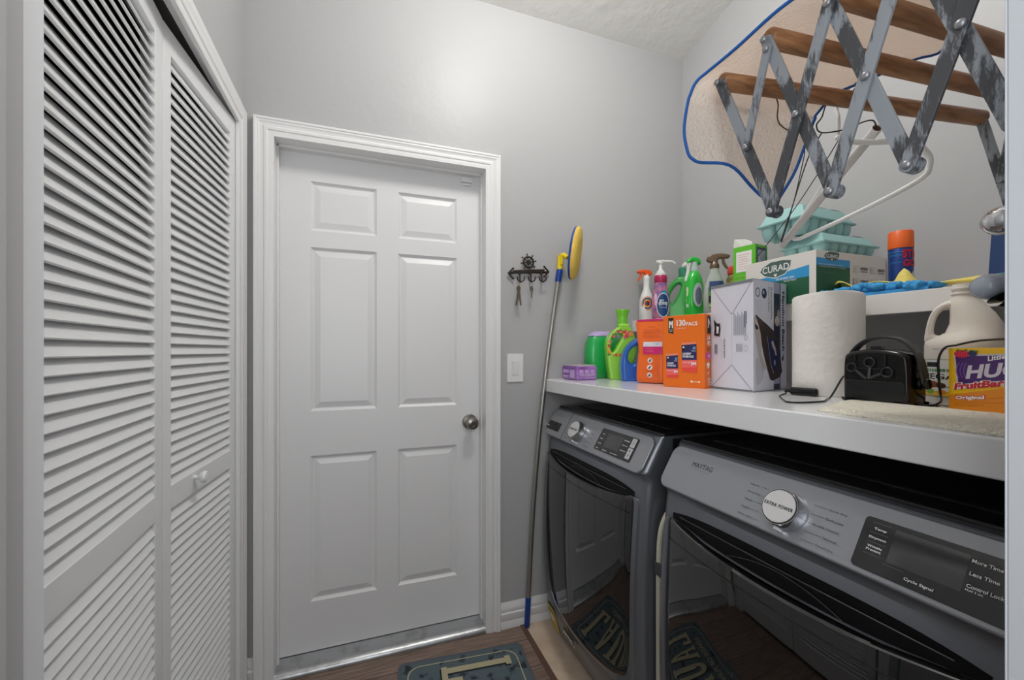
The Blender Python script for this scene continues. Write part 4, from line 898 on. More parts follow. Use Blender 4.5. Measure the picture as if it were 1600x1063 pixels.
o = mb.build('terry_mat', TERRY, None, smooth=70); props(o, 'cream terry mat lying along the near edge of the countertop', 'mat')

# cable adapter and cord
zc_ = ct(0.76)
t = thing('inline_adapter', (1.10, 0.765, zc_), 'small black inline power adapter lying in front of the paper towels', 'adapter')
Ma = Matrix.Translation((1.105, 0.776, zc_)) @ Matrix.Rotation(math.radians(-78), 4, 'Z')
MB(Ma).box(-0.030, 0.034, -0.013, 0.013, 0.0, 0.021).build('housing', BLKP, t, bevel=0.006, seg=4)
MB(Ma).tube([(-0.030, 0, 0.010), (-0.038, 0, 0.0095), (-0.046, 0.0, 0.008)], [0.006, 0.0045, 0.0025], 10).build('strain_relief', BLKP, t, smooth=50)
cz = lambda x, y: (x, y, ct(y) + 0.0024)
pA = Ma @ Vector((-0.046, 0, 0.008))
cord1 = [tuple(pA), (1.07, 0.800, ct(0.8) + 0.005), cz(1.015, 0.775), cz(0.93, 0.700), cz(0.905, 0.672), cz(0.918, 0.655), cz(0.955, 0.650), cz(1.00, 0.655), cz(1.045, 0.680), cz(1.080, 0.695), (1.09, 0.690, ct(0.69) + 0.02), (1.085, 0.668, ct(0.67) + 0.055), (1.075, 0.648, ct(0.65) + 0.06)]
cord2 = [(1.10, 0.530, ct(0.53) + 0.012), cz(1.105, 0.522), cz(1.13, 0.520), (1.128, 0.508, ct(0.5) + 0.012), (1.095, 0.494, ct(0.49) + 0.030), (1.082, 0.4905, ct(0.49) + 0.060), (1.080, 0.490, ct(0.49) + 0.10), (1.086, 0.4835, ct(0.48) + 0.122), (1.093, 0.470, 1.2455), (1.098, 0.440, 1.2535), (1.098, 0.397, 1.256), (1.090, 0.34, 1.254), (1.085, 0.28, 1.2475)]
cord3 = [cz(1.062, 0.518), cz(1.070, 0.500), cz(1.060, 0.480), cz(1.040, 0.474)]
cord3 = [(x, y, z + 0.0072 if x < 1.065 else z + 0.004) for x, y, z in cord3]
m_ = MB()
m_.tube([tuple(p) for p in smooth_loop(cord1, 6, False)], 0.0021, 8); m_.tube([tuple(p) for p in smooth_loop(cord2, 6, False)], 0.0021, 8); m_.tube([tuple(p) for p in smooth_loop(cord3, 6, False)], 0.0021, 8)
o = m_.build('power_cord', BLKP, t, smooth=60)

# black appliance with strap handle
bz = ct(0.58) + 0.004
t = thing('portable_appliance', (1.07, 0.58, bz), 'black plastic appliance with an arched strap handle and cord posts', 'appliance')
fy0, fy1, fx0, fx1 = 0.5165, 0.6395, 1.037, 1.100
yc = (fy0 + fy1) / 2
def ap(u, v, x):      # u across (screen left to right = -y), v up
    return (x, yc - u, bz + v)
outA = [(-0.056, 0.0), (-0.0605, 0.006), (-0.0615, 0.05), (-0.060, 0.095), (-0.052, 0.108), (-0.030, 0.1145), (0.0, 0.117), (0.030, 0.1145), (0.050, 0.108), (0.0585, 0.095), (0.0615, 0.05), (0.0605, 0.006), (0.056, 0.0)]
oo = [(p.x, p.y) for p in smooth_loop([(a, b, 0) for a, b in outA[:-1] + [outA[-1]]], 4)]
MAp = Matrix(((0, 0, -1, 0), (-1, 0, 0, yc), (0, 1, 0, bz), (0, 0, 0, 1)))     # shape x->-y, y->z, normal->-x
MB(MAp).mesh(shape2d([oo], 0.0315, 0.008, 3), Matrix.Translation((0, 0.0, -(fx0 + fx1) / 2))).build('housing', BLKP, t, smooth=50)
m_ = MB(MAp @ Matrix.Translation((0, 0, -fx0)))
rec = [(p[0] * 0.90, 0.048 + (p[1] - 0.048) * 0.88) for p in oo if p[1] > 0.046]; rec = sorted(rec, key=lambda q: math.atan2(q[1] - 0.06, q[0]))
m_.add([(a, max(b, 0.046), 0.0008) for a, b in rec], [tuple(range(len(rec)))])
m_.build('recess', BLKM, t)
m_ = MB(MAp @ Matrix.Translation((0, 0, -fx0 + 0.002)))
def ring2(cx_, cy_, r1, r2): m_.mesh(shape2d([[(cx_ + r1 * math.cos(a * PI / 12), cy_ + r1 * math.sin(a * PI / 12)) for a in range(24)], [(cx_ + r2 * math.cos(a * PI / 12), cy_ + r2 * math.sin(a * PI / 12)) for a in range(24)]], 0.003, 0.0008, 1))
ring2(-0.041, 0.076, 0.0105, 0.0075); ring2(-0.006, 0.088, 0.0115, 0.0080); ring2(0.026, 0.068, 0.0115, 0.0080)
for a, b in (((-0.032, 0.070), (-0.012, 0.052)), ((-0.006, 0.077), (-0.008, 0.052)), ((0.015, 0.064), (-0.006, 0.054))): m_.tube([(a[0], a[1], 0.0), (b[0], b[1], 0.0)], 0.0035, 6)
for u0, v0, u1, v1 in ((-0.052, 0.046, 0.052, 0.0475), (-0.030, 0.074, 0.016, 0.0755), (-0.035, 0.090, -0.033, 0.104), (0.022, 0.082, 0.024, 0.104)): m_.box(u0, u1, v0, v1, -0.001, 0.002)
m_.build('post', mat('dark_grey_plastic', (30, 30, 32), 0.3), t, smooth=50)
m_ = MB(); m_.box(fx0 + 0.006, fx0 + 0.020, yc - 0.010, yc + 0.010, bz + 0.112, bz + 0.1235); m_.build('latch', BLKP, t, bevel=0.001)
arc = [(-0.0635, 0.072), (-0.0640, 0.090), (-0.056, 0.112), (-0.034, 0.134), (-0.004, 0.1425), (0.030, 0.1380), (0.054, 0.118), (0.0660, 0.092), (0.0720, 0.060), (0.0735, 0.046)]
ap_ = smooth_loop([(a, b, 0) for a, b in arc], 5, False); m_ = MB(); rings = []
for i, p in enumerate(ap_):
    a = ap_[max(i - 1, 0)]; b = ap_[min(i + 1, len(ap_) - 1)]; d = (b - a).normalized(); n_ = Vector((-d.y, d.x, 0)) * 0.0022
    q1, q2 = p + n_, p - n_; hw = 0.011
    rings.append([ap(q1.x, q1.y, 1.050 - hw + 0.018), ap(q1.x, q1.y, 1.050 + hw + 0.018), ap(q2.x, q2.y, 1.050 + hw + 0.018), ap(q2.x, q2.y, 1.050 - hw + 0.018)])
m_.loft(rings); m_.build('handle', mat('charcoal_strap', (40, 40, 42), 0.4), t, bevel=0.001)
m_ = MB(); m_.lathe([(0.010, 0), (0.011, 0.003), (0.008, 0.004), (0.008, 0.008), (0.0125, 0.009), (0.0125, 0.015), (0.009, 0.017)], (1.068, fy0 - 0.018, bz + 0.046), 20, 'y')
m_.build('pivot_knob', BLKP, t, smooth=40)

# vinegar jug
jx, jy = 1.2085, 0.5055; jz = ct(jy)
HD = mat('milky_plastic', (226, 218, 208), 0.45, spec=0.4)
t = thing('vinegar_jug', (jx, jy, jz), 'milky plastic jug with a moulded handle behind the juice box', 'jug')
lf = Vector((-0.386, 0.922)); rings = []
for z, r, sh in ((0, 0.052, 0), (0.004, 0.058, 0), (0.012, 0.061, 0), (0.07, 0.062, 0), (0.125, 0.062, 0), (0.137, 0.0605, 0), (0.146, 0.052, -0.008), (0.156, 0.0435, -0.0145), (0.175, 0.038, -0.0150), (0.195, 0.033, -0.0105), (0.212, 0.0275, -0.004), (0.224, 0.0235, 0), (0.232, 0.0195, 0), (0.236, 0.0195, 0), (0.2365, 0.0215, 0), (0.239, 0.0215, 0), (0.240, 0.0195, 0), (0.2465, 0.0195, 0), (0.247, 0.0215, 0), (0.250, 0.0215, 0), (0.251, 0.0190, 0), (0.258, 0.0188, 0)):
    rings.append([(jx + lf.x * sh + r * math.cos(2 * PI * i / 40), jy + lf.y * sh + r * math.sin(2 * PI * i / 40), jz + z) for i in range(40)])
MB().loft(rings).build('body', HD, t, smooth=55)
oh = [(0.004, 0.138), (0.030, 0.137), (0.058, 0.136), (0.0615, 0.142), (0.060, 0.158), (0.056, 0.182), (0.049, 0.203), (0.038, 0.217), (0.022, 0.226), (0.010, 0.225), (0.004, 0.20)]
hh = [(0.046, 0.155), (0.045, 0.176), (0.039, 0.196), (0.028, 0.207), (0.020, 0.201), (0.020, 0.178), (0.026, 0.158), (0.036, 0.150)]
MJ = Matrix(((lf.x, 0, lf.y, jx), (lf.y, 0, -lf.x, jy), (0, 1, 0, jz), (0, 0, 0, 1)))
MB(MJ).mesh(shape2d([[(p.x, p.y) for p in smooth_loop([(a, b, 0) for a, b in oh], 5)], [(p.x, p.y) for p in smooth_loop([(a, b, 0) for a, b in hh], 5)]], 0.013, 0.009, 5)).build('handle', HD, t, smooth=60)
th0 = math.atan2(-jy, -jx)
def wj(u, v, n): a = th0 + u / 0.062; return Vector((jx + (0.0622 + n) * math.cos(a), jy + (0.0622 + n) * math.sin(a), jz + v))
# u grows towards screen right when the angle grows counter-clockwise seen from above
it = [('r', -0.072, 0.020, 0.06, 0.098, INKB, {'n': 24}), ('r', -0.071, 0.021, 0.06, 0.097, WHITE, {'n': 24}), ('r', -0.071, 0.072, 0.06, 0.078, LGRN, {'n': 20}), ('r', -0.068, 0.082, -0.038, 0.092, INKB, {'n': 8}),
      ('t', 'DISTILLED WHITE', -0.070, 0.0735, 0.03, 0.0765, WHITE), ('t', 'VINEGAR', -0.100, 0.056, 0.004, 0.068, INKB, {'bold': 0.02}), ('r', -0.071, 0.040, 0.06, 0.0415, INKG, {'n': 20}),
      ('e', -0.052, 0.045, 0.012, 0.007, mat('fruit_brown', (150, 70, 36), 0.5)), ('e', -0.036, 0.043, 0.009, 0.006, mat('fruit_dark', (80, 50, 30), 0.5)), ('r', -0.071, 0.021, 0.06, 0.031, mat('label_yellow', (232, 190, 60), 0.5), {'n': 20}), ('e', -0.058, 0.030, 0.010, 0.006, mat('label_green', (120, 168, 60), 0.5)), ('e', -0.034, 0.029, 0.008, 0.005, mat('label_orange', (226, 130, 40), 0.5)),
      ('t', 'BEST BY 03 JAN', -0.050, 0.118, 0.01, 0.1215, INKG)]
decal('label_print', t, it, warp=wj, lift=0.0006, step=0.00005)

# juice box
YLW = mat('juice_yellow', (236, 186, 22), 0.4); JOR = mat('juice_orange', (226, 138, 24), 0.4); JPU = mat('juice_purple', (72, 34, 104), 0.4); JRD = mat('juice_red', (196, 30, 44), 0.4); BER = mat('berry_red', (200, 24, 50), 0.45)
P0 = Vector((1.093, 0.481)); Dd = Vector((-0.295, -0.9555)); dl = -Dd; back = (0.9555, -0.295); jb = ct(0.45) - 0.001; HH = 1.2400 - jb
t = thing('juice_box', (1.10, 0.40, jb), 'yellow and orange carton of fruit drinks at the near end of the countertop', 'juice box')
c0 = Vector((P0.x, P0.y, jb)); aa = Vector((Dd.x, Dd.y, 0)) * 0.275; bb_ = Vector((*back, 0)) * 0.060
U_ = Vector((0, 0, HH)); mbx = MB().add([c0, c0 + aa, c0 + aa + bb_, c0 + bb_, c0 + U_, c0 + aa + U_, c0 + aa + bb_ + U_, c0 + bb_ + U_], BF)
mbx.build('box', YLW, t, bevel=0.0012)
v = lambda z: z - jb
it = [('p', [(0.001, 0.0005), (0.274, 0.0005), (0.274, v(1.196)), (0.1015, v(1.1716)), (0.001, v(1.1475))], JOR),
      ('p', [(0.0095, v(1.2275)), (0.20, v(1.232)), (0.20, v(1.205)), (0.016, v(1.160))], mat('silver_print', (196, 190, 200), 0.4)), ('p', [(0.0125, v(1.2240)), (0.20, v(1.2295)), (0.20, v(1.207)), (0.0185, v(1.1640))], JPU)]
for k in range(3): it.append(('e', 0.040 - k * 0.006, v(1.196), 0.014, 0.020, mat('purple_light', (120, 84, 150), 0.4), {'a0': PI * 0.7, 'a1': PI * 1.25, 'rin': 0.88}))
it += [('t', 'HUG', 0.0300, v(1.1805), 0.1130, v(1.2070), mat('hug_silver', (206, 200, 210), 0.4), {'bold': 0.04, 'shear': 0.18, 'rot': 0.13}), ('t', 'Little', 0.0660, v(1.2155), 0.0920, v(1.2245), WHITE, {'bold': 0.03, 'rot': 0.2}),
       ('t', 'FruitBarrels', 0.0092, v(1.1570), 0.1262, v(1.1722), WHITE, {'bold': 0.12, 'shear': 0.12, 'rot': 0.17}), ('t', 'FruitBarrels', 0.0105, v(1.1580), 0.1250, v(1.1712), JRD, {'bold': 0.05, 'shear': 0.12, 'rot': 0.17}),
       ('t', 'Original', 0.0115, v(1.1370), 0.0620, v(1.1480), JRD, {'bold': 0.12, 'rot': 0.12}), ('t', 'Original', 0.0130, v(1.1380), 0.0605, v(1.1470), WHITE, {'bold': 0.04, 'rot': 0.12}),
       ('t', 'Naturally Flavored Drink', 0.066, v(1.1460), 0.110, v(1.1490), mat('juice_brown_text', (176, 96, 20), 0.5), {'rot': 0.15}), ('r', 0.012, v(1.1330), 0.100, v(1.1336), mat('juice_brown_text', (176, 96, 20), 0.5), {'rot': 0.12}),
       ('t', 'Rich in vitamin C', 0.012, v(1.128), 0.060, v(1.131), mat('juice_brown_text', (176, 96, 20), 0.5), {'rot': 0.1}),
       ('e', 0.024, v(1.2285), 0.013, 0.0075, BER), ('e', 0.019, v(1.2305), 0.006, 0.005, BER), ('e', 0.042, v(1.2300), 0.007, 0.006, NVY), ('p', [(0.012, v(1.235)), (0.022, v(1.234)), (0.018, v(1.238))], LGRN), ('p', [(0.024, v(1.235)), (0.034, v(1.238)), (0.032, v(1.233))], LGRN), ('p', [(0.040, v(1.236)), (0.054, v(1.234)), (0.046, v(1.232))], LGRN)]
for k in range(10): it.append(('e', 0.016 + (k % 5) * 0.0042, v(1.226 + (k // 5) * 0.0045), 0.0009, 0.0009, PNK))
decal('front_print', t, it, (c0, Dd.to_3d(), (0, 0, 1)), step=0.00005)

# ------------------------------------------------------------------ bottles on the wall shelf
def sprayer(name, label, x, y, rot, prof, neck, mats, head_col, trig_col, h, k=1.0, collar=None):
    """bottle with trigger head; rot = direction the nozzle points"""
    t = thing(name, (x, y, SHZ), label, 'bottle')
    Mx = Matrix.Translation((x, y, SHZ)) @ Matrix.Rotation(rot, 4, 'Z')
    MB(Mx).body(prof).build('bottle', mats, t, smooth=55)
    MB(Mx).lathe([(0.0145 * k, neck), (0.0155 * k, neck + 0.002), (0.0155 * k, neck + 0.016), (0.012 * k, neck + 0.022), (0.010 * k, neck + 0.03)], (0, 0, 0), 24).build('collar', collar or head_col, t, smooth=40)
    hd = [(-0.026, 0.030), (-0.022, 0.044), (-0.006, 0.052), (0.020, 0.053), (0.044, 0.048), (0.048, 0.040), (0.040, 0.034), (0.014, 0.034), (0.008, 0.022), (-0.010, 0.022)]
    hd = [(a * k, b * k + neck) for a, b in hd]
    MH_ = Mx @ Matrix.Rotation(PI / 2, 4, 'X')
    MB(MH_).mesh(shape2d([[(p.x, p.y) for p in smooth_loop([(a, b, 0) for a, b in hd], 4)]], 0.010 * k, 0.005 * k, 3)).build('spray_head', trig_col, t, smooth=50)
    tg = [(0.022, 0.036), (0.030, 0.036), (0.034, 0.020), (0.044, 0.000), (0.038, -0.002), (0.026, 0.016)]
    MB(MH_).mesh(shape2d([[(a * k, b * k + neck) for a, b in tg]], 0.006 * k, 0.001, 1)).build('trigger', trig_col, t, smooth=50)
    return t, Mx
def front(r, x, y, sx=1.0):      # warp onto an upright round body, u = 0 faces the camera
    a0 = math.atan2(-y, -x)
    return lambda u, v, n: Vector((x + (r + n) * math.cos(a0 + u / r), y + (r + n) * math.sin(a0 + u / r), SHZ + v))
OT = mat('orange_trigger', (240, 92, 28), 0.35)
x, y = 1.318, 1.700
t, Mx = sprayer('cleaner_spray_bottle', 'white spray bottle with an orange trigger and bullseye label at the shelf end', x, y, math.radians(165), [(0, 0.030, 0.030, 2.4), (0.005, 0.034, 0.034, 2.4), (0.06, 0.034, 0.034, 2.4), (0.10, 0.033, 0.033, 2.3), (0.13, 0.026, 0.026, 2.1), (0.155, 0.016, 0.016, 2), (0.175, 0.0145, 0.0145, 2), (0.20, 0.0145, 0.0145, 2)], 0.198, WHITE, WHITE, OT, 0.25)
it = []
for r_, m__ in ((0.034, mat('label_orange', (226, 130, 40), 0.5)), (0.030, WHITE), (0.028, mat('label_navy', (50, 74, 120), 0.5)), (0.020, mat('label_yellow', (232, 190, 60), 0.5)), (0.014, JRD), (0.009, NVY)):
    it.append(('e', 0.004, 0.082, r_ * 0.85, r_, m__))
decal('label_print', t, it, warp=front(0.0345, x, y), lift=0.001)
# foaming pump
x, y = 1.312, 1.590
t = thing('pump_bottle', (x, y, SHZ), 'pump bottle with magenta shoulders and a large blue label', 'bottle')
MB().body([(0, 0.034, 0.028, 2.3, 0, 0), (0.006, 0.038, 0.032, 2.3), (0.06, 0.041, 0.034, 2.3), (0.11, 0.038, 0.032, 2.3), (0.15, 0.030, 0.028, 2.2), (0.172, 0.026, 0.026, 2)], (x, y, SHZ)).build('bottle', mat('pink_floral_label', (206, 130, 160), 0.35, var=((120, 90, 150), 30, 0.45, 0.6)), t, smooth=55)
MB().lathe([(0.0265, 0.168), (0.0285, 0.172), (0.0285, 0.198), (0.024, 0.205)], (x, y, SHZ), 28).build('shoulder_ring', mat('magenta_plastic', (176, 30, 84), 0.35), t, smooth=40)
MB().lathe([(0.025, 0.200), (0.0255, 0.212), (0.018, 0.216), (0.017, 0.224), (0.0095, 0.230), (0.0075, 0.236), (0.0065, 0.262)], (x, y, SHZ), 24).build('pump_collar', WHITE, t, smooth=40)
m_ = MB(); m_.tube([tuple(p) for p in smooth_loop([(x - 0.018, y + 0.006, SHZ + 0.266), (x, y, SHZ + 0.269), (x + 0.03, y - 0.012, SHZ + 0.270), (x + 0.050, y - 0.022, SHZ + 0.268), (x + 0.060, y - 0.028, SHZ + 0.258)], 5, False)], [0.0075] * 8 + [0.0055] * 6 + [0.0042] * 7, 12)
m_.lathe([(0.011, 0.258), (0.0125, 0.264), (0.010, 0.274), (0.002, 0.276)], (x, y, SHZ), 20); m_.build('pump_spout', WHITE, t, smooth=50)
it = [('e', 0.012, 0.062, 0.030, 0.056, WHITE), ('e', 0.012, 0.062, 0.0275, 0.052, mat('label_deep_blue', (24, 66, 124), 0.4)), ('p', [(-0.006, 0.100), (0.030, 0.108), (0.022, 0.130), (0.004, 0.126)], mat('label_sky', (40, 150, 196), 0.4)), ('t', 'BIO', -0.004, 0.078, 0.014, 0.087, WHITE, {'bold': 0.03}), ('t', 'POWER', -0.007, 0.062, 0.032, 0.076, WHITE, {'bold': 0.03}), ('r', 0.0, 0.050, 0.026, 0.0515, WHITE), ('e', -0.022, 0.10, 0.008, 0.018, mat('petal_pink', (232, 190, 214), 0.5)), ('e', -0.020, 0.075, 0.007, 0.014, mat('petal_pink', (232, 190, 214), 0.5))]
decal('label_print', t, it, warp=front(0.041, x, y), lift=0.0012)
# green refill jug behind
GR2 = mat('mid_green_plastic', (44, 166, 62), 0.3, coat=0.2); GCAP = mat('sea_green_cap', (62, 142, 112), 0.35)
ol = [(-0.060, 0.0), (-0.066, 0.02), (-0.068, 0.08), (-0.066, 0.12), (-0.052, 0.165), (-0.024, 0.198), (-0.004, 0.205), (0.034, 0.205), (0.052, 0.19), (0.058, 0.10), (0.058, 0.02), (0.050, 0.0)]
hl = [(-0.046, 0.085), (-0.050, 0.115), (-0.036, 0.150), (-0.014, 0.172), (0.0, 0.165), (-0.008, 0.135), (-0.024, 0.100), (-0.038, 0.080)]
t, Mx = jug('refill_jug', 'large green jug with a sea green cap standing behind the pump bottle', 'jug', (1.448, 1.610, SHZ), math.radians(-42), ol, hl, 0.034, [GR2], 0.011)
MB(Mx @ Matrix.Rotation(-PI / 2, 4, 'X')).lathe([(0.022, 0.203), (0.0235, 0.207), (0.0235, 0.248), (0.020, 0.252), (0.001, 0.252)], (0.012, 0, 0), 28).build('cap', GCAP, t, smooth=40)
# green trigger bottle with white nozzle
x, y = 1.322, 1.392
t = thing('stain_remover_bottle', (x, y, SHZ), 'bright green bottle with a white trigger and green hood', 'bottle')
GR3 = mat('bright_green_plastic', (40, 186, 60), 0.22, coat=0.4)
MB().body([(0, 0.036, 0.026, 2.6), (0.006, 0.040, 0.029, 2.6), (0.08, 0.040, 0.029, 2.6), (0.13, 0.038, 0.028, 2.5), (0.165, 0.031, 0.025, 2.3), (0.182, 0.020, 0.020, 2), (0.19, 0.015, 0.015, 2)], (x, y, SHZ)).build('bottle', GR3, t, smooth=55)
MT = Matrix.Translation((x, y, SHZ)) @ Matrix.Rotation(math.radians(160), 4, 'Z') @ Matrix.Rotation(PI / 2, 4, 'X')
MB(MT).mesh(shape2d([[(p.x, p.y) for p in smooth_loop([(-0.022, 0.216, 0), (-0.024, 0.232, 0), (-0.010, 0.246, 0), (0.012, 0.247, 0), (0.030, 0.236, 0), (0.034, 0.222, 0), (0.020, 0.226, 0), (0.0, 0.226, 0)], 4)]], 0.013, 0.006, 3)).build('hood', GR3, t, smooth=50)
MB().lathe([(0.016, 0.186), (0.0165, 0.20), (0.0135, 0.205), (0.013, 0.228)], (x, y, SHZ), 20).build('neck', mat('clear_grey_plastic', (170, 190, 180), 0.25), t, smooth=40)
MB(MT).mesh(shape2d([[(p.x, p.y) for p in smooth_loop([(0.014, 0.226, 0), (0.040, 0.226, 0), (0.050, 0.214, 0), (0.047, 0.206, 0), (0.036, 0.212, 0), (0.031, 0.200, 0), (0.034, 0.178, 0), (0.040, 0.150, 0), (0.033, 0.148, 0), (0.024, 0.175, 0), (0.019, 0.205, 0)], 4)]], 0.007, 0.003, 2)).build('trigger', WHITE, t, smooth=50)
it = [('e', 0.016, 0.085, 0.020, 0.050, mat('silver_label', (168, 174, 184), 0.35)), ('e', 0.018, 0.080, 0.014, 0.036, mat('slate_label', (96, 106, 120), 0.4)), ('r', -0.032, 0.030, -0.024, 0.120, mat('pale_green_label', (190, 220, 150), 0.4))]
for k in range(4): it.append(('t', 'GAIN'[k], -0.032, 0.100 - k * 0.022, -0.022, 0.116 - k * 0.022, WHITE, {'bold': 0.04}))
decal('label_print', t, it, warp=front(0.038, x, y), lift=0.0015)
# clear bottle with bronze trigger
x, y = 1.312, 1.275
t, Mx = sprayer('room_spray_bottle', 'clear spray bottle with a bronze trigger and dark green label', x, y, math.radians(-38), [(0, 0.036, 0.030, 2.6), (0.005, 0.040, 0.034, 2.6), (0.07, 0.041, 0.035, 2.6), (0.11, 0.037, 0.032, 2.5), (0.14, 0.026, 0.025, 2.2), (0.158, 0.018, 0.018, 2), (0.182, 0.016, 0.016, 2)], 0.176, mat('clear_bottle', (196, 204, 196), 0.14, trans=0.3, ior=1.3), mat('bronze_plastic', (112, 92, 74), 0.3, 0.5), mat('bronze_plastic', (112, 92, 74), 0.3, 0.5), 0.23, 1.12)
it = [('r', -0.022, 0.020, 0.034, 0.100, mat('label_meadow', (86, 140, 66), 0.4), {'n': 10}), ('r', -0.018, 0.085, 0.034, 0.122, mat('label_navy', (50, 74, 120), 0.5), {'n': 10}), ('r', -0.020, 0.040, 0.034, 0.066, INKB, {'n': 10}), ('t', 'FRESH', 0.0, 0.054, 0.026, 0.062, WHITE, {'bold': 0.03}), ('t', 'AIR', 0.002, 0.044, 0.016, 0.051, WHITE, {'bold': 0.03}), ('e', 0.01, 0.075, 0.016, 0.007, mat('label_rust', (170, 110, 60), 0.5)), ('r', -0.020, 0.024, 0.034, 0.034, mat('label_pale', (150, 190, 130), 0.5), {'n': 10})]
decal('label_print', t, it, warp=front(0.0415, x, y), lift=0.0012)
# small items behind
x, y = 1.455, 1.300
t = thing('red_capped_jar', (x, y, SHZ), 'small jar with a red cap half hidden behind the bronze trigger bottle', 'jar')
MB().lathe([(0.034, 0), (0.038, 0.004), (0.038, 0.150), (0.030, 0.165), (0.026, 0.17)], (x, y, SHZ), 28).build('jar', mat('jar_leaf_label', (96, 110, 50), 0.4, var=((196, 150, 70), 26, 0.45, 0.6)), t, smooth=40)
MB().lathe([(0.032, 0.168), (0.034, 0.172), (0.034, 0.196), (0.031, 0.200), (0.001, 0.200)], (x, y, SHZ), 28).build('cap', mat('coral_red_cap', (214, 72, 58), 0.35), t, smooth=40)

# green tissue-type box, torn open
GBX = mat('green_carton', (96, 190, 44), 0.4)
dl = (0.0, 1.0); gb = (1.356, 1.130)
t, fl, fr_ = carton('dryer_sheet_box', 'tall green carton with torn white flaps beside the bandage carton', 'box', gb, (-0.16, 0.987), (0.987, 0.16), 0.085, 0.078, 0.246, GBX, SHZ)
it = [('r', 0.012, 0.150, 0.072, 0.226, WHITE)]
for k in range(7): it.append(('r', 0.020, 0.160 + k * 0.009, 0.066 - (k % 3) * 0.006, 0.1612 + k * 0.009, mat('salmon_print', (236, 140, 110), 0.4)))
for k in range(3): it.append(('r', 0.006, 0.100 + k * 0.016, 0.080, 0.103 + k * 0.016, LIME))
decal('front_print', t, it, fl)
it = [('r', 0.008, 0.120, 0.070, 0.236, NVY), ('r', 0.014, 0.126, 0.064, 0.226, mat('box_photo_grey', (148, 160, 170), 0.4)), line(0.02, 0.14, 0.056, 0.21, 0.003, INKG), line(0.02, 0.20, 0.05, 0.15, 0.003, WHITE), ('e', 0.03, 0.14, 0.01, 0.008, BRN)]
decal('side_print', t, it, fr_)
m_ = MB(); c = Vector((gb[0], gb[1], SHZ + 0.246)); a_ = Vector((-0.16, 0.987, 0)); b_2 = Vector((0.987, 0.16, 0))
m_.grid([[c + a_ * 0.012, c + a_ * 0.05, c + a_ * 0.084], [c + a_ * 0.016 + b_2 * 0.006 + Vector((0, 0, 0.012)), c + a_ * 0.046 + b_2 * 0.01 + Vector((0, 0, 0.028)), c + a_ * 0.083 + b_2 * 0.004 + Vector((0, 0, 0.034))]])
m_.grid([[c + b_2 * 0.03, c + b_2 * 0.07], [c + b_2 * 0.025 + a_ * 0.02 + Vector((0, 0, 0.020)), c + b_2 * 0.060 + a_ * 0.02 + Vector((0, 0, 0.008))]])
m_.build('torn_flap', mat('torn_card', (206, 208, 200), 0.8), t, solid=0.0008)

# bandage carton
CUW = mat('bandage_carton_white', (222, 218, 212), 0.45); CBL = mat('bandage_blue', (44, 150, 206), 0.42); CGR = mat('bandage_green', (34, 92, 62), 0.42)
t = thing('bandage_carton', (1.41, 0.95, SHZ), 'large white, blue and green carton of bandages under the egg cartons', 'box')
MB().box(1.2620, 1.586, 0.850, 1.090, SHZ, 1.534).build('box', CUW, t, bevel=0.0015)
def leaf_(cx_, cy_, rx, ry, m, rot=0.0): return ('p', [(cx_ - rx, cy_), (cx_ - rx * 0.85, cy_ + ry * 0.5), (cx_ - rx * 0.3, cy_ + ry), (cx_ + rx * 0.5, cy_ + ry), (cx_ + rx, cy_ + ry * 0.8), (cx_ + rx * 0.95, cy_ + ry * 0.1), (cx_ + rx * 0.6, cy_ - ry * 0.7), (cx_, cy_ - ry), (cx_ - rx * 0.7, cy_ - ry * 0.6)], m)
cdg = mat('logo_green_grey', (74, 98, 92), 0.45)
def heart(cx_, cy_, s, m): return [('e', cx_ - s * 0.45, cy_ + s * 0.2, s * 0.5, s * 0.5, m), ('e', cx_ + s * 0.45, cy_ + s * 0.2, s * 0.5, s * 0.5, m), ('p', [(cx_ - s * 0.93, cy_ + s * 0.1), (cx_, cy_ - s), (cx_ + s * 0.93, cy_ + s * 0.1)], m)]
it = [('p', [(0.0, 0.086), (0.220, 0.1115), (0.220, 0.0), (0.0, 0.0)], CBL), ('r', 0.0, 0.0, 0.220, 0.077, CGR), leaf_(0.111, 0.116, 0.056, 0.029, CUW), leaf_(0.111, 0.116, 0.053, 0.026, cdg),
      ('t', 'CURAD', 0.066, 0.108, 0.158, 0.130, WHITE, {'bold': 0.015, 'rot': 0.02})] + heart(0.112, 0.098, 0.006, WHITE) + [('t', 'SELF-ADHERENT WRAP', 0.115, 0.0800, 0.175, 0.0860, WHITE, {'bold': 0.02}), ('t', 'ASSORTMENT', 0.140, 0.071, 0.182, 0.0765, WHITE)]
decal('front_print', t, it, (Vector((1.2620, 1.090, SHZ)), (0, -1, 0), (0, 0, 1)))
it = [('r', 0.0, 0.106, 0.150, 0.130, CBL), ('r', 0.0, 0.0, 0.150, 0.108, CGR), leaf_(0.068, 0.136, 0.033, 0.0145, cdg), ('t', 'CURAD', 0.043, 0.132, 0.094, 0.143, WHITE, {'bold': 0.015})] + heart(0.068, 0.127, 0.0035, WHITE) + [
      ('t', 'SELF-ADHERENT WRAP', 0.010, 0.110, 0.120, 0.113, WHITE), ('t', 'BANDAGE ASSORTMENT, LATEX FREE', 0.010, 0.103, 0.130, 0.106, WHITE), ('t', '4 in x 5 yd', 0.010, 0.086, 0.070, 0.089, INKG)]
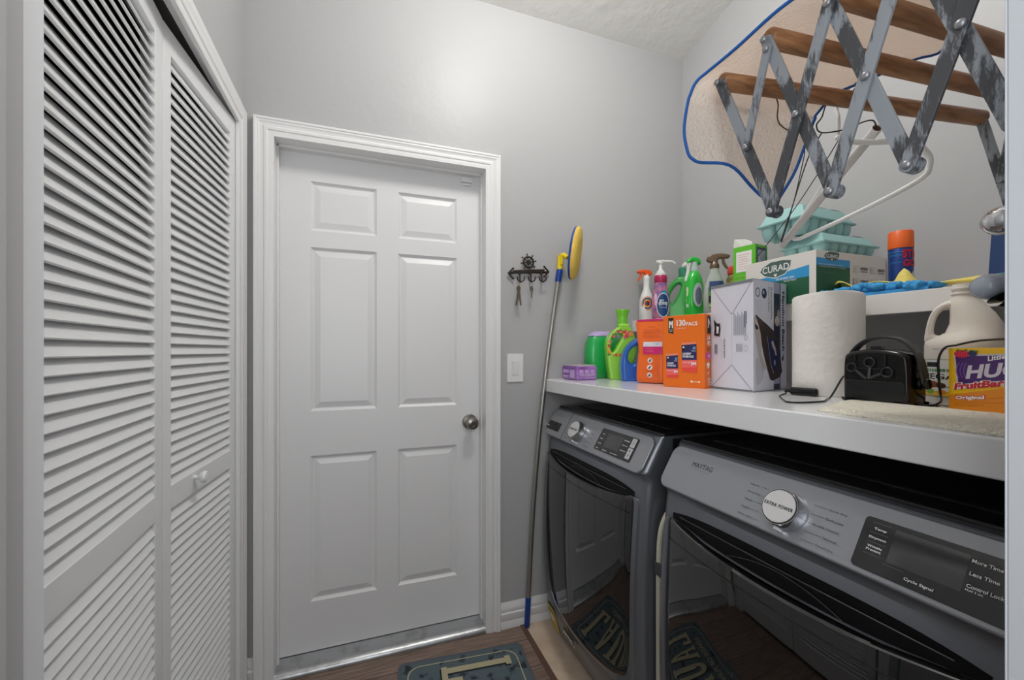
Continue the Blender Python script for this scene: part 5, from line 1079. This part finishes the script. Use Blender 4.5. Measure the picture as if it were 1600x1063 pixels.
for r_ in range(3):
    for c_2 in range(2):
        u = 0.165 + c_2 * 0.082; v_ = 0.096 - r_ * 0.040
        it += [('r', u, v_, u + 0.026, v_ + 0.020, INKG), ('r', u + 0.0008, v_ + 0.0008, u + 0.0252, v_ + 0.0192, CUW)]
        for q in range(4): it.append(('r', u + 0.003, v_ + 0.003 + q * 0.004, u + 0.018 - (q % 2) * 0.004, v_ + 0.0042 + q * 0.004, INKG))
        for q in range(9): it.append(('r', u + 0.034 + q * 0.0037, v_ + 0.008, u + 0.0355 + q * 0.0037 + (q % 3) * 0.0006, v_ + 0.017, INKB))
        it.append(('r', u + 0.034, v_ + 0.002, u + 0.066, v_ + 0.0045, INKG))
decal('side_print', t, it, (Vector((1.2620, 0.850, SHZ)), (1, 0, 0), (0, 0, 1)), step=0.00004)

# egg cartons
EGG = mat('mint_foam', (150, 192, 190), 0.55, bump=(120, 0.15, 2, 0.003)); EGP = mat('egg_carton_print', (110, 120, 122), 0.6)
def egg_carton(label, M, L_, Wd, hb, hl_, tilt, mats=EGG):
    base = M.to_translation(); t = thing('egg_carton', tuple(base), label, 'egg carton', 'mint foam egg cartons on the bandage carton')
    tr = MB(M); nx, ny = 6, 3 if Wd > 0.13 else 2
    rim = [( -0.004, -0.004), (L_ + 0.004, -0.004), (L_ + 0.004, Wd + 0.004), (-0.004, Wd + 0.004)]
    tr.loft([[(x, y, hb - 0.002) for x, y in rim], [(x, y, hb + 0.001) for x, y in rim]])
    tr.loft([[(0.022, 0.022, hb * 0.45), (L_ - 0.022, 0.022, hb * 0.45), (L_ - 0.022, Wd - 0.022, hb * 0.45), (0.022, Wd - 0.022, hb * 0.45)], [(0.012, 0.012, hb), (L_ - 0.012, 0.012, hb), (L_ - 0.012, Wd - 0.012, hb), (0.012, Wd - 0.012, hb)]])
    for i in range(nx):
        for j in range(ny):
            cx_, cy_ = L_ / nx * (i + 0.5), Wd / ny * (j + 0.5); rx, ry = L_ / nx * 0.48, Wd / ny * 0.49
            tr.body([(0.0, rx * 0.55, ry * 0.55, 2.4), (0.003, rx * 0.66, ry * 0.66, 2.4), (hb * 0.5, rx * 0.92, ry * 0.92, 2.6), (hb, rx, ry, 3.0)], (cx_, cy_, 0), 16)
    tr.build('tray', mats, t, smooth=45)
    ML_ = M @ Matrix.Translation((0, Wd, hb + 0.001)) @ Matrix.Rotation(tilt, 4, 'X') @ Matrix.Translation((0, -Wd, 0))
    ld = MB(ML_)
    R_ = lambda i, z: [(i, i, z), (L_ - i, i, z), (L_ - i, Wd - i, z), (i, Wd - i, z)]
    ld.loft([R_(-0.005, 0), R_(-0.005, 0.002), R_(0.002, 0.004), R_(0.014, hl_ * 0.72), R_(0.022, hl_), R_(0.03, hl_)])
    l_ = ld.build('lid', mats, t, bevel=0.003, seg=3)
    it = [('t', 'GRADE AA LARGE EGGS', 0.05, 0.026, 0.150, 0.034, EGP), ('r', 0.05, 0.020, 0.14, 0.0215, EGP)]
    for q in range(12): it.append(('r', 0.165 + q * 0.0042, 0.020, 0.167 + q * 0.0042 + (q % 3) * 0.0006, 0.046, EGP))
    M3 = ML_.to_3x3(); decal('lid_print', l_, it, (ML_ @ Vector((0, 0, hl_)), M3 @ Vector((1, 0, 0)), M3 @ Vector((0, 1, 0))), lift=0.0006)
    return t
egg_carton('mint foam egg carton lying flat, the lower of the two stacked', Matrix.Translation((1.304, 0.856, 1.5342)), 0.250, 0.134, 0.030, 0.033, 0.0)
egg_carton('mint foam egg carton with its lid ajar, the upper of the two stacked', Matrix.Translation((1.268, 0.888, 1.5990)) @ Matrix.Rotation(math.radians(3), 4, 'Z'), 0.250, 0.150, 0.048, 0.044, 0.0)

# aerosol can
x, y = 1.452, 0.742; r_ = 0.0275
t = thing('aerosol_can', (x, y, SHZ), 'blue aerosol can with an orange cap standing against the right wall', 'spray can')
MB().lathe([(r_ - 0.002, 0), (r_, 0.002), (r_, 0.142), (r_ - 0.003, 0.147)], (x, y, SHZ), 36).build('can', mat('can_blue', (30, 62, 132), 0.3, 0.3), t, smooth=40)
MB().lathe([(r_ + 0.0006, 0.144), (r_ + 0.001, 0.146), (r_ + 0.0004, 0.190), (r_ - 0.002, 0.1935), (r_ - 0.004, 0.190), (0.001, 0.190)], (x, y, SHZ), 36).build('cap', mat('orange_cap', (238, 104, 36), 0.4), t, smooth=40)
it = [('t', 'STING', 0.003, 0.114, 0.062, 0.138, JRD, {'bold': 0.05}), ('t', 'GONE', 0.005, 0.090, 0.058, 0.110, JRD, {'bold': 0.05}), ('e', 0.034, 0.052, 0.012, 0.026, mat('can_label_grey', (196, 200, 204), 0.4)), ('r', -0.030, 0.132, 0.004, 0.1335, CBL, {'n': 5}), ('t', 'WIPE ON RELIEF', -0.026, 0.120, 0.002, 0.126, CBL), ('t', 'FAST ACTING SPRAY', -0.026, 0.100, 0.002, 0.105, CBL), ('t', 'NET WT', -0.024, 0.030, -0.006, 0.036, WHITE)]
decal('can_print', t, it, warp=front(r_ + 0.0003, x, y), lift=0.0006)

# blue chenille duster and yellow cloth at the shelf front
CHB = mat('chenille_blue', (66, 156, 214), 0.9); random.seed(21)
m_ = MB(); n_c = 0
for k in range(150):
    f = random.random(); y = 0.905 - 0.315 * f; x = SHX + 0.004 + random.random() * (0.075 - 0.03 * f); hgt = 0.024 * math.sin(PI * min(1, f * 0.8 + 0.12)) * (0.3 + 0.7 * random.random())
    a = random.uniform(0, PI); dz = random.uniform(-0.006, 0.008); l = random.uniform(0.007, 0.012)
    p = Vector((x, y, SHZ + 0.007 + hgt)); d = Vector((math.cos(a) * l, math.sin(a) * l, dz))
    m_.tube([p - d, p - d * 0.75, p + d * 0.75, p + d], [0.003, 0.0072, 0.0072, 0.003], 8)
m_.box(SHX + 0.006, SHX + 0.06, 0.60, 0.90, SHZ + 0.001, SHZ + 0.010)
o = m_.build('chenille_pad', CHB, None, smooth=60); props(o, 'fluffy blue chenille pad lying at the front of the wall shelf', 'dusting pad')
YCL = mat('yellow_cloth', (226, 206, 110), 0.95, bump=(140, 0.6, 2, 0.004))
P = []
for j in range(13):
    row = []
    for i in range(41):
        f = i / 40; g_ = j / 12; y = 0.862 - 0.360 * f; x = 1.345 + 0.070 * g_ * (1 - 0.4 * f) - 0.050 * f
        z = 0.012 + 0.042 * abs(math.sin(f * 11 + g_ * 2.6 + 0.6)) * max(0, 1 - f * 1.5) + 0.006 * math.sin(g_ * 6 + f * 4) + 0.048 * math.exp(-((f - 0.50) / 0.06) ** 2) * math.exp(-((g_ - 0.5) / 0.35) ** 2) + 0.006
        row.append((x, y, SHZ + max(z, 0.002) * (1 if f < 0.96 else 0.5)))
    P.append(row)
o = MB().grid(P).build('dust_cloth', YCL, None, smooth=70, solid=0.003); props(o, 'crumpled pale yellow cloth behind the blue chenille pad', 'cloth')

# objects at the near end of the shelf
t = thing('blue_storage_tin', (1.45, 0.47, SHZ), 'tall dark blue tin at the near end of the wall shelf', 'tin')
MB().loft([[(1.40, 0.36, SHZ), (1.50, 0.36, SHZ), (1.50, 0.548, SHZ), (1.40, 0.548, SHZ)], [(1.40, 0.36, SHZ + 0.135), (1.50, 0.36, SHZ + 0.135), (1.50, 0.541, SHZ + 0.135), (1.40, 0.541, SHZ + 0.135)]]).build('tin', mat('deep_blue_tin', (38, 66, 116), 0.3), t, bevel=0.004)
MB().loft([[(1.399, 0.359, SHZ + 0.133), (1.501, 0.359, SHZ + 0.133), (1.501, 0.5425, SHZ + 0.133), (1.399, 0.5425, SHZ + 0.133)], [(1.399, 0.359, SHZ + 0.140), (1.501, 0.359, SHZ + 0.140), (1.501, 0.5425, SHZ + 0.140), (1.399, 0.5425, SHZ + 0.140)]]).build('lid', mat('deep_blue_lid', (30, 52, 96), 0.3), t, bevel=0.002)
TEA = mat('teal_plastic', (140, 200, 208), 0.2, trans=0.35)
t = thing('teal_tray', (1.33, 0.42, SHZ), 'shallow translucent teal tray on the shelf edge below the blue tin', 'tray')
m_ = MB()
R_ = lambda i, z: [(1.285 + i, 0.34 + i, SHZ + z), (1.385 - i, 0.34 + i, SHZ + z), (1.385 - i, 0.488 - i, SHZ + z), (1.285 + i, 0.488 - i, SHZ + z)]
m_.loft([R_(0.012, 0.0), R_(0.0, 0.016), R_(-0.004, 0.017), R_(-0.004, 0.019), R_(0.003, 0.018), R_(0.014, 0.004)]); m_.build('tray', TEA, t, bevel=0.001)

# ------------------------------------------------------------------ accordion drying rack on the entry wall
def steel_mat(name, seed):
    m = bpy.data.materials.new(name); m.use_nodes = True; nt = m.node_tree; b = nt.nodes['Principled BSDF']
    tc = nt.nodes.new('ShaderNodeTexCoord'); mp = nt.nodes.new('ShaderNodeMapping'); mp.inputs['Location'].default_value = (seed, seed * 2.3, 0); mp.inputs['Rotation'].default_value = (0.9, 0, 0); mp.inputs['Scale'].default_value = (30, 120, 26)
    n1 = nt.nodes.new('ShaderNodeTexNoise'); n1.inputs['Scale'].default_value = 1.0; n1.inputs['Detail'].default_value = 9; n1.inputs['Roughness'].default_value = 0.75
    n2 = nt.nodes.new('ShaderNodeTexNoise'); n2.inputs['Scale'].default_value = 11.0; n2.inputs['Detail'].default_value = 1
    ad = nt.nodes.new('ShaderNodeMath'); ad.operation = 'MULTIPLY_ADD'; ad.inputs[1].default_value = 0.9
    r = nt.nodes.new('ShaderNodeValToRGB'); e = r.color_ramp.elements
    e[0].position = 0.90; e[0].color = lin((76, 77, 80)) + (1,); e[1].position = 1.06; e[1].color = lin((150, 156, 163)) + (1,)
    nt.links.new(tc.outputs['Object'], mp.inputs['Vector']); nt.links.new(mp.outputs['Vector'], n1.inputs['Vector']); nt.links.new(tc.outputs['Object'], n2.inputs['Vector'])
    nt.links.new(n1.outputs['Fac'], ad.inputs[0]); nt.links.new(n2.outputs['Fac'], ad.inputs[2]); nt.links.new(ad.outputs[0], r.inputs['Fac']); nt.links.new(r.outputs['Color'], b.inputs['Base Color'])
    b.inputs['Metallic'].default_value = 0.35; b.inputs['Roughness'].default_value = 0.42
    return m
STM = steel_mat('weathered_rack_steel', 3.0); RIV = mat('rivet_steel', (150, 152, 156), 0.35, 0.6)
def wood_mat():
    m = bpy.data.materials.new('dowel_wood'); m.use_nodes = True; nt = m.node_tree; b = nt.nodes['Principled BSDF']
    tc = nt.nodes.new('ShaderNodeTexCoord'); mp = nt.nodes.new('ShaderNodeMapping'); mp.inputs['Scale'].default_value = (6, 60, 60)
    n = nt.nodes.new('ShaderNodeTexNoise'); n.inputs['Scale'].default_value = 2.0; n.inputs['Detail'].default_value = 7
    r = nt.nodes.new('ShaderNodeValToRGB'); e = r.color_ramp.elements; e[0].position = 0.35; e[0].color = lin((122, 82, 50)) + (1,); e[1].position = 0.7; e[1].color = lin((172, 124, 84)) + (1,)
    nt.links.new(tc.outputs['Object'], mp.inputs['Vector']); nt.links.new(mp.outputs['Vector'], n.inputs['Vector']); nt.links.new(n.outputs['Fac'], r.inputs['Fac']); nt.links.new(r.outputs['Color'], b.inputs['Base Color'])
    b.inputs['Roughness'].default_value = 0.45; return m
WOOD = wood_mat()
RK = thing('drying_rack', (0.87, 0.2, 1.45), 'accordion drying rack with weathered steel arms and brown wooden dowels', 'drying rack')
def bar(x, p, q, wd, th=0.0022):
    """flat steel arm in the plane x from (y,z) p to q with round ends"""
    P_, Q_ = Vector(p), Vector(q); d = (Q_ - P_).normalized(); a0 = math.atan2(d.y, d.x); r = wd / 2; o_ = []
    for k in range(9): a = a0 - PI / 2 + PI * k / 8; o_.append((Q_.x + r * math.cos(a), Q_.y + r * math.sin(a)))
    for k in range(9): a = a0 + PI / 2 + PI * k / 8; o_.append((P_.x + r * math.cos(a), P_.y + r * math.sin(a)))
    Mx = Matrix(((0, 0, 1, x), (1, 0, 0, 0), (0, 1, 0, 0), (0, 0, 0, 1)))
    MB(Mx).mesh(shape2d([o_], th, 0.0006, 1)).build('arm', STM, RK, smooth=40)
def rivet(x, y, z, r=0.0052, s=-1): MB().lathe([(r * 0.9, 0), (r, s * 0.001), (r * 0.85, s * 0.0032), (r * 0.4, s * 0.0042), (0.0005, s * 0.0044)], (x, y, z), 16, 'x').build('rivet', RIV, RK, smooth=50)
def scissor(X, Y, wd, near):
    """Y maps design y to placed y; near side carries the rivets you see"""
    b = [(Y(0.4622), 1.447), (Y(0.3768), 1.447), (Y(0.2934), 1.447)]; m = [(Y(0.5059), 1.565), (Y(0.4226), 1.574), (Y(0.3343), 1.574), (Y(0.2476), 1.574)]
    tp_ = [(Y(0.5625), 1.704), (Y(0.4729), 1.716), (Y(0.3792), 1.699), (Y(0.2934), 1.705)]
    i_, o_ = X + 0.0026, X - 0.0026       # two layers
    bar(i_, b[0], tp_[0], wd)             # far arm
    bar(o_, m[0], (Y(0.4690), 1.699), wd * 0.8)
    bar(o_, b[0], tp_[2], wd); bar(i_, b[1], tp_[1], wd); bar(o_, b[1], tp_[3], wd); bar(i_, b[2], tp_[2], wd); bar(o_, b[2], (Y(0.2020) + 0.002, 1.706), wd); bar(i_, (Y(0.2133), 1.455), tp_[3], wd)
    if near:
        for y, z in b + m + [tp_[0], (Y(0.4690), 1.699), tp_[1], tp_[2], tp_[3]]: rivet(o_ - 0.0024, y, z)
        for y, z in b: MB().lathe([(0.0095, 0.0), (0.0095, 0.003)], (i_ + 0.003, y - 0.002, z), 16, 'x').build('washer_plate', STM, RK, smooth=40)
scissor(0.590, lambda y: y, 0.0165, True)
scissor(1.160, lambda y: 0.464 - (0.5625 - y) * 0.55 if y < 0.9 else y, 0.0165, False)
for (y0, z0_), (x1, y1, z1) in (((0.5625, 1.708), (1.170, 0.463, 1.700)), ((0.4729, 1.722), (1.168, 0.413, 1.716)), ((0.3792, 1.716), (1.168, 0.363, 1.744))):
    a = Vector((0.594, y0, z0_)); b = Vector((x1, y1, z1)); d = (b - a).normalized()
    MB().tube([a, a + d * 0.003, b - d * 0.006, b], [0.0125, 0.0142, 0.0142, 0.0110], 20).build('dowel', WOOD, RK, smooth=40)
for xa, xb in ((0.575, 0.62), (1.14, 1.18)): MB().box(xa, xb, 0.2, 0.206, 1.43, 1.74).build('wall_bracket', STM, RK, bevel=0.002)

# knobs of the coat hooks on the entry wall
KG = mat('grey_enamel_knob', (160, 168, 180), 0.25, coat=0.4)
t = thing('knob_hook', (0.62, 0.2, 1.25), 'grey oval knob hook on a black flower-shaped stem', 'hook', 'knob hooks on the entry wall')
MB().ball((0.620, 0.2403, 1.302), 0.0145, 0.0150, 0.0135, 28).build('knob', KG, t, smooth=60)
m_ = MB(); d0 = Vector((0.618, 0.230, 1.292)); d1 = Vector((0.612, 0.2005, 1.236)); dd = (d1 - d0).normalized()
m_.tube([d0, d0.lerp(d1, 0.15), d0.lerp(d1, 0.5), d1], [0.004, 0.0035, 0.0045, 0.0035], 12); m_.tube([d0 - dd * 0.001, d0 + dd * 0.002, d0 + dd * 0.006], [0.006, 0.0130, 0.0045], 14); m_.tube([d0 + dd * 0.008, d0 + dd * 0.010, d0 + dd * 0.013], [0.004, 0.0085, 0.004], 8)
m_.build('stem', BLKP, t, smooth=50)
t = thing('knob_hook', (0.62, 0.2, 1.34), 'polished silver oval knob hook just under the drying rack', 'hook', 'knob hooks on the entry wall')
MB().ball((0.620, 0.2312, 1.369), 0.0150, 0.0160, 0.0145, 28).build('knob', mat('polished_silver', (210, 210, 212), 0.1, 1.0), t, smooth=60)
MB().tube([(0.620, 0.222, 1.366), (0.619, 0.2005, 1.355)], 0.004, 10).build('stem', BLKP, t, smooth=50)

# microfibre cloth with blue edge over the rack
ROWS = [
 [(0.583, 0.325, 1.737), (0.66, 0.33, 1.738), (0.74, 0.335, 1.738), (0.83, 0.345, 1.740)],
 [(0.582, 0.400, 1.737), (0.68, 0.405, 1.738), (0.80, 0.405, 1.742), (0.916, 0.410, 1.741)],
 [(0.580, 0.455, 1.740), (0.67, 0.452, 1.741), (0.78, 0.445, 1.738), (0.895, 0.440, 1.736)],
 [(0.578, 0.520, 1.733), (0.67, 0.512, 1.732), (0.76, 0.503, 1.728), (0.870, 0.492, 1.729)],
 [(0.576, 0.572, 1.728), (0.66, 0.562, 1.727), (0.75, 0.550, 1.726), (0.845, 0.533, 1.724)],
 [(0.568, 0.596, 1.718), (0.65, 0.588, 1.705), (0.75, 0.570, 1.704), (0.836, 0.556, 1.702)],
 [(0.563, 0.606, 1.692), (0.64, 0.592, 1.680), (0.75, 0.577, 1.675), (0.828, 0.566, 1.680)],
 [(0.558, 0.610, 1.640), (0.632, 0.594, 1.640), (0.745, 0.583, 1.630), (0.812, 0.574, 1.630)],
 [(0.562, 0.604, 1.594), (0.625, 0.594, 1.600), (0.735, 0.588, 1.585), (0.792, 0.580, 1.580)],
 [(0.572, 0.600, 1.583), (0.640, 0.590, 1.577), (0.705, 0.592, 1.548), (0.757, 0.590, 1.520)]]
rows = [[p for p in smooth_loop(r, 6, False)] for r in ROWS]; nC = len(rows[0])
cols = [smooth_loop([rows[j][i] for j in range(len(rows))], 5, False) for i in range(nC)]
P = [[cols[i][j] for i in range(nC)] for j in range(len(cols[0]))]
for j, r in enumerate(P):
    for i, p in enumerate(r): p.z += 0.0015 * math.sin(i * 0.9 + j * 0.35); p.y += (0.004 * math.sin(i * 0.55 + 0.6) if j > 28 else 0)
t = thing('microfibre_cloth', (0.7, 0.58, 1.55), 'off-white cloth with a blue hem draped over the drying rack', 'cloth')
CLW = mat('cloth_offwhite', (224, 216, 208), 0.98, bump=(170, 0.9, 2, 0.006))
nt = CLW.node_tree; b_ = nt.nodes['Principled BSDF']; tl = nt.nodes.new('ShaderNodeBsdfTranslucent'); tl.inputs['Color'].default_value = lin((226, 206, 190)) + (1,)
mxs = nt.nodes.new('ShaderNodeMixShader'); mxs.inputs[0].default_value = 0.32
nt.links.new(b_.outputs[0], mxs.inputs[1]); nt.links.new(tl.outputs[0], mxs.inputs[2]); nt.links.new(mxs.outputs[0], nt.nodes['Material Output'].inputs['Surface'])
MB().grid(P).build('cloth', CLW, t, smooth=80)
bd_ = [r[0] for r in P] + P[-1][1:] + [r[-1] for r in reversed(P[:-1])] + list(reversed(P[0][1:-1]))
MB().tube([tuple(p) for p in bd_], 0.0028, 8, True).build('hem', mat('hem_blue', (28, 92, 170), 0.7), t, smooth=60)

# hangers
WR = mat('wire_brown', (74, 62, 56), 0.4, 0.6); CTB = mat('cardboard_tube_white', (212, 210, 208), 0.6)
def sm(p, n=5): return [tuple(q) for q in smooth_loop(p, n, False)]
t = thing('tube_hanger', (0.95, 0.6, 1.53), 'thin wire hanger with a white cardboard tube hooked over the far dowel', 'hanger')
m_ = MB(); m_.tube(sm([(0.835, 0.500, 1.690), (0.846, 0.497, 1.712), (0.856, 0.505, 1.728), (0.860, 0.525, 1.732), (0.845, 0.548, 1.712), (0.825, 0.545, 1.680), (0.813, 0.547, 1.663), (0.822, 0.543, 1.649), (0.863, 0.528, 1.655), (0.895, 0.517, 1.669), (0.913, 0.510, 1.672), (0.930, 0.514, 1.665), (0.936, 0.520, 1.660)]), 0.0013, 7)
m_.tube(sm([(0.822, 0.543, 1.649), (0.880, 0.610, 1.637), (0.985, 0.720, 1.585), (1.078, 0.818, 1.538), (1.094, 0.826, 1.532)]), 0.0013, 7); m_.build('wire', WR, t, smooth=60)
a = Vector((0.933, 0.514, 1.663)); b = Vector((1.103, 0.835, 1.529)); d = (b - a).normalized()
rings = []; u = d.cross(Vector((0, 0, 1))).normalized(); w2 = u.cross(d)
for p, r in ((a + d * 0.02, 0.0070), (a, 0.0072), (a - d * 0.0005, 0.0090), (a + d * 0.001, 0.0092), (b - d * 0.001, 0.0092), (b, 0.008)): rings.append([p + (u * math.cos(2 * PI * k / 20) + w2 * math.sin(2 * PI * k / 20)) * r for k in range(20)])
MB().loft(rings).build('cardboard_tube', CTB, t, smooth=50)
MB().lathe([(0.0068, 0), (0.0068, 0.0004)], (0, 0, 0), 16) ; m_ = MB(); m_.add([a + d * 0.0008 + (u * math.cos(2 * PI * k / 20) + w2 * math.sin(2 * PI * k / 20)) * 0.0071 for k in range(20)], [tuple(range(20))]); m_.build('tube_core', mat('tube_inside_brown', (70, 46, 34), 0.8), t)
t = thing('plastic_hanger', (0.95, 0.6, 1.53), 'white plastic hanger hooked over the far dowel, tilting back to the wall', 'hanger')
m_ = MB(); pts = [(0.861, 0.539, 1.645), (0.882, 0.533, 1.638), (0.920, 0.520, 1.6365), (0.966, 0.501, 1.636), (1.005, 0.487, 1.629), (1.025, 0.480, 1.612), (1.030, 0.481, 1.592), (1.034, 0.500, 1.571), (1.072, 0.623, 1.554), (1.090, 0.755, 1.535), (1.093, 0.785, 1.533), (1.094, 0.798, 1.540), (1.087, 0.788, 1.558), (1.040, 0.700, 1.610), (0.996, 0.640, 1.636), (0.930, 0.575, 1.648), (0.880, 0.545, 1.647)]
m_.tube([tuple(p) for p in smooth_loop(pts, 6, True)], 0.0050, 12, True); m_.build('frame', WHITE, t, smooth=60)
MB().tube(sm([(0.861, 0.539, 1.645), (0.862, 0.539, 1.68), (0.866, 0.545, 1.705), (0.868, 0.538, 1.726), (0.870, 0.512, 1.736), (0.872, 0.492, 1.722)]), 0.0034, 10).build('hook', WHITE, t, smooth=60)
for pts, lb, oz in (([(0.874, 0.492, 1.715), (0.876, 0.512, 1.733), (0.884, 0.532, 1.722), (0.903, 0.530, 1.704), (0.908, 0.548, 1.687), (0.979, 0.656, 1.638), (1.047, 0.770, 1.589), (1.042, 0.868, 1.493)], 'bare thin wire hanging from the far dowel down past the egg cartons', 1),
                    ([(0.700, 0.522, 1.712), (0.705, 0.545, 1.726), (0.722, 0.560, 1.712), (0.724, 0.556, 1.690), (0.746, 0.570, 1.665), (0.840, 0.590, 1.655), (0.900, 0.640, 1.620), (1.000, 0.735, 1.575), (1.084, 0.822, 1.534)], 'bare thin wire hanging from the far dowel behind the blue-hemmed cloth', 2)):
    o = MB().tube(sm(pts), 0.0011, 6).build('wire_hanger', WR, None, smooth=60); props(o, lb, 'hanger')
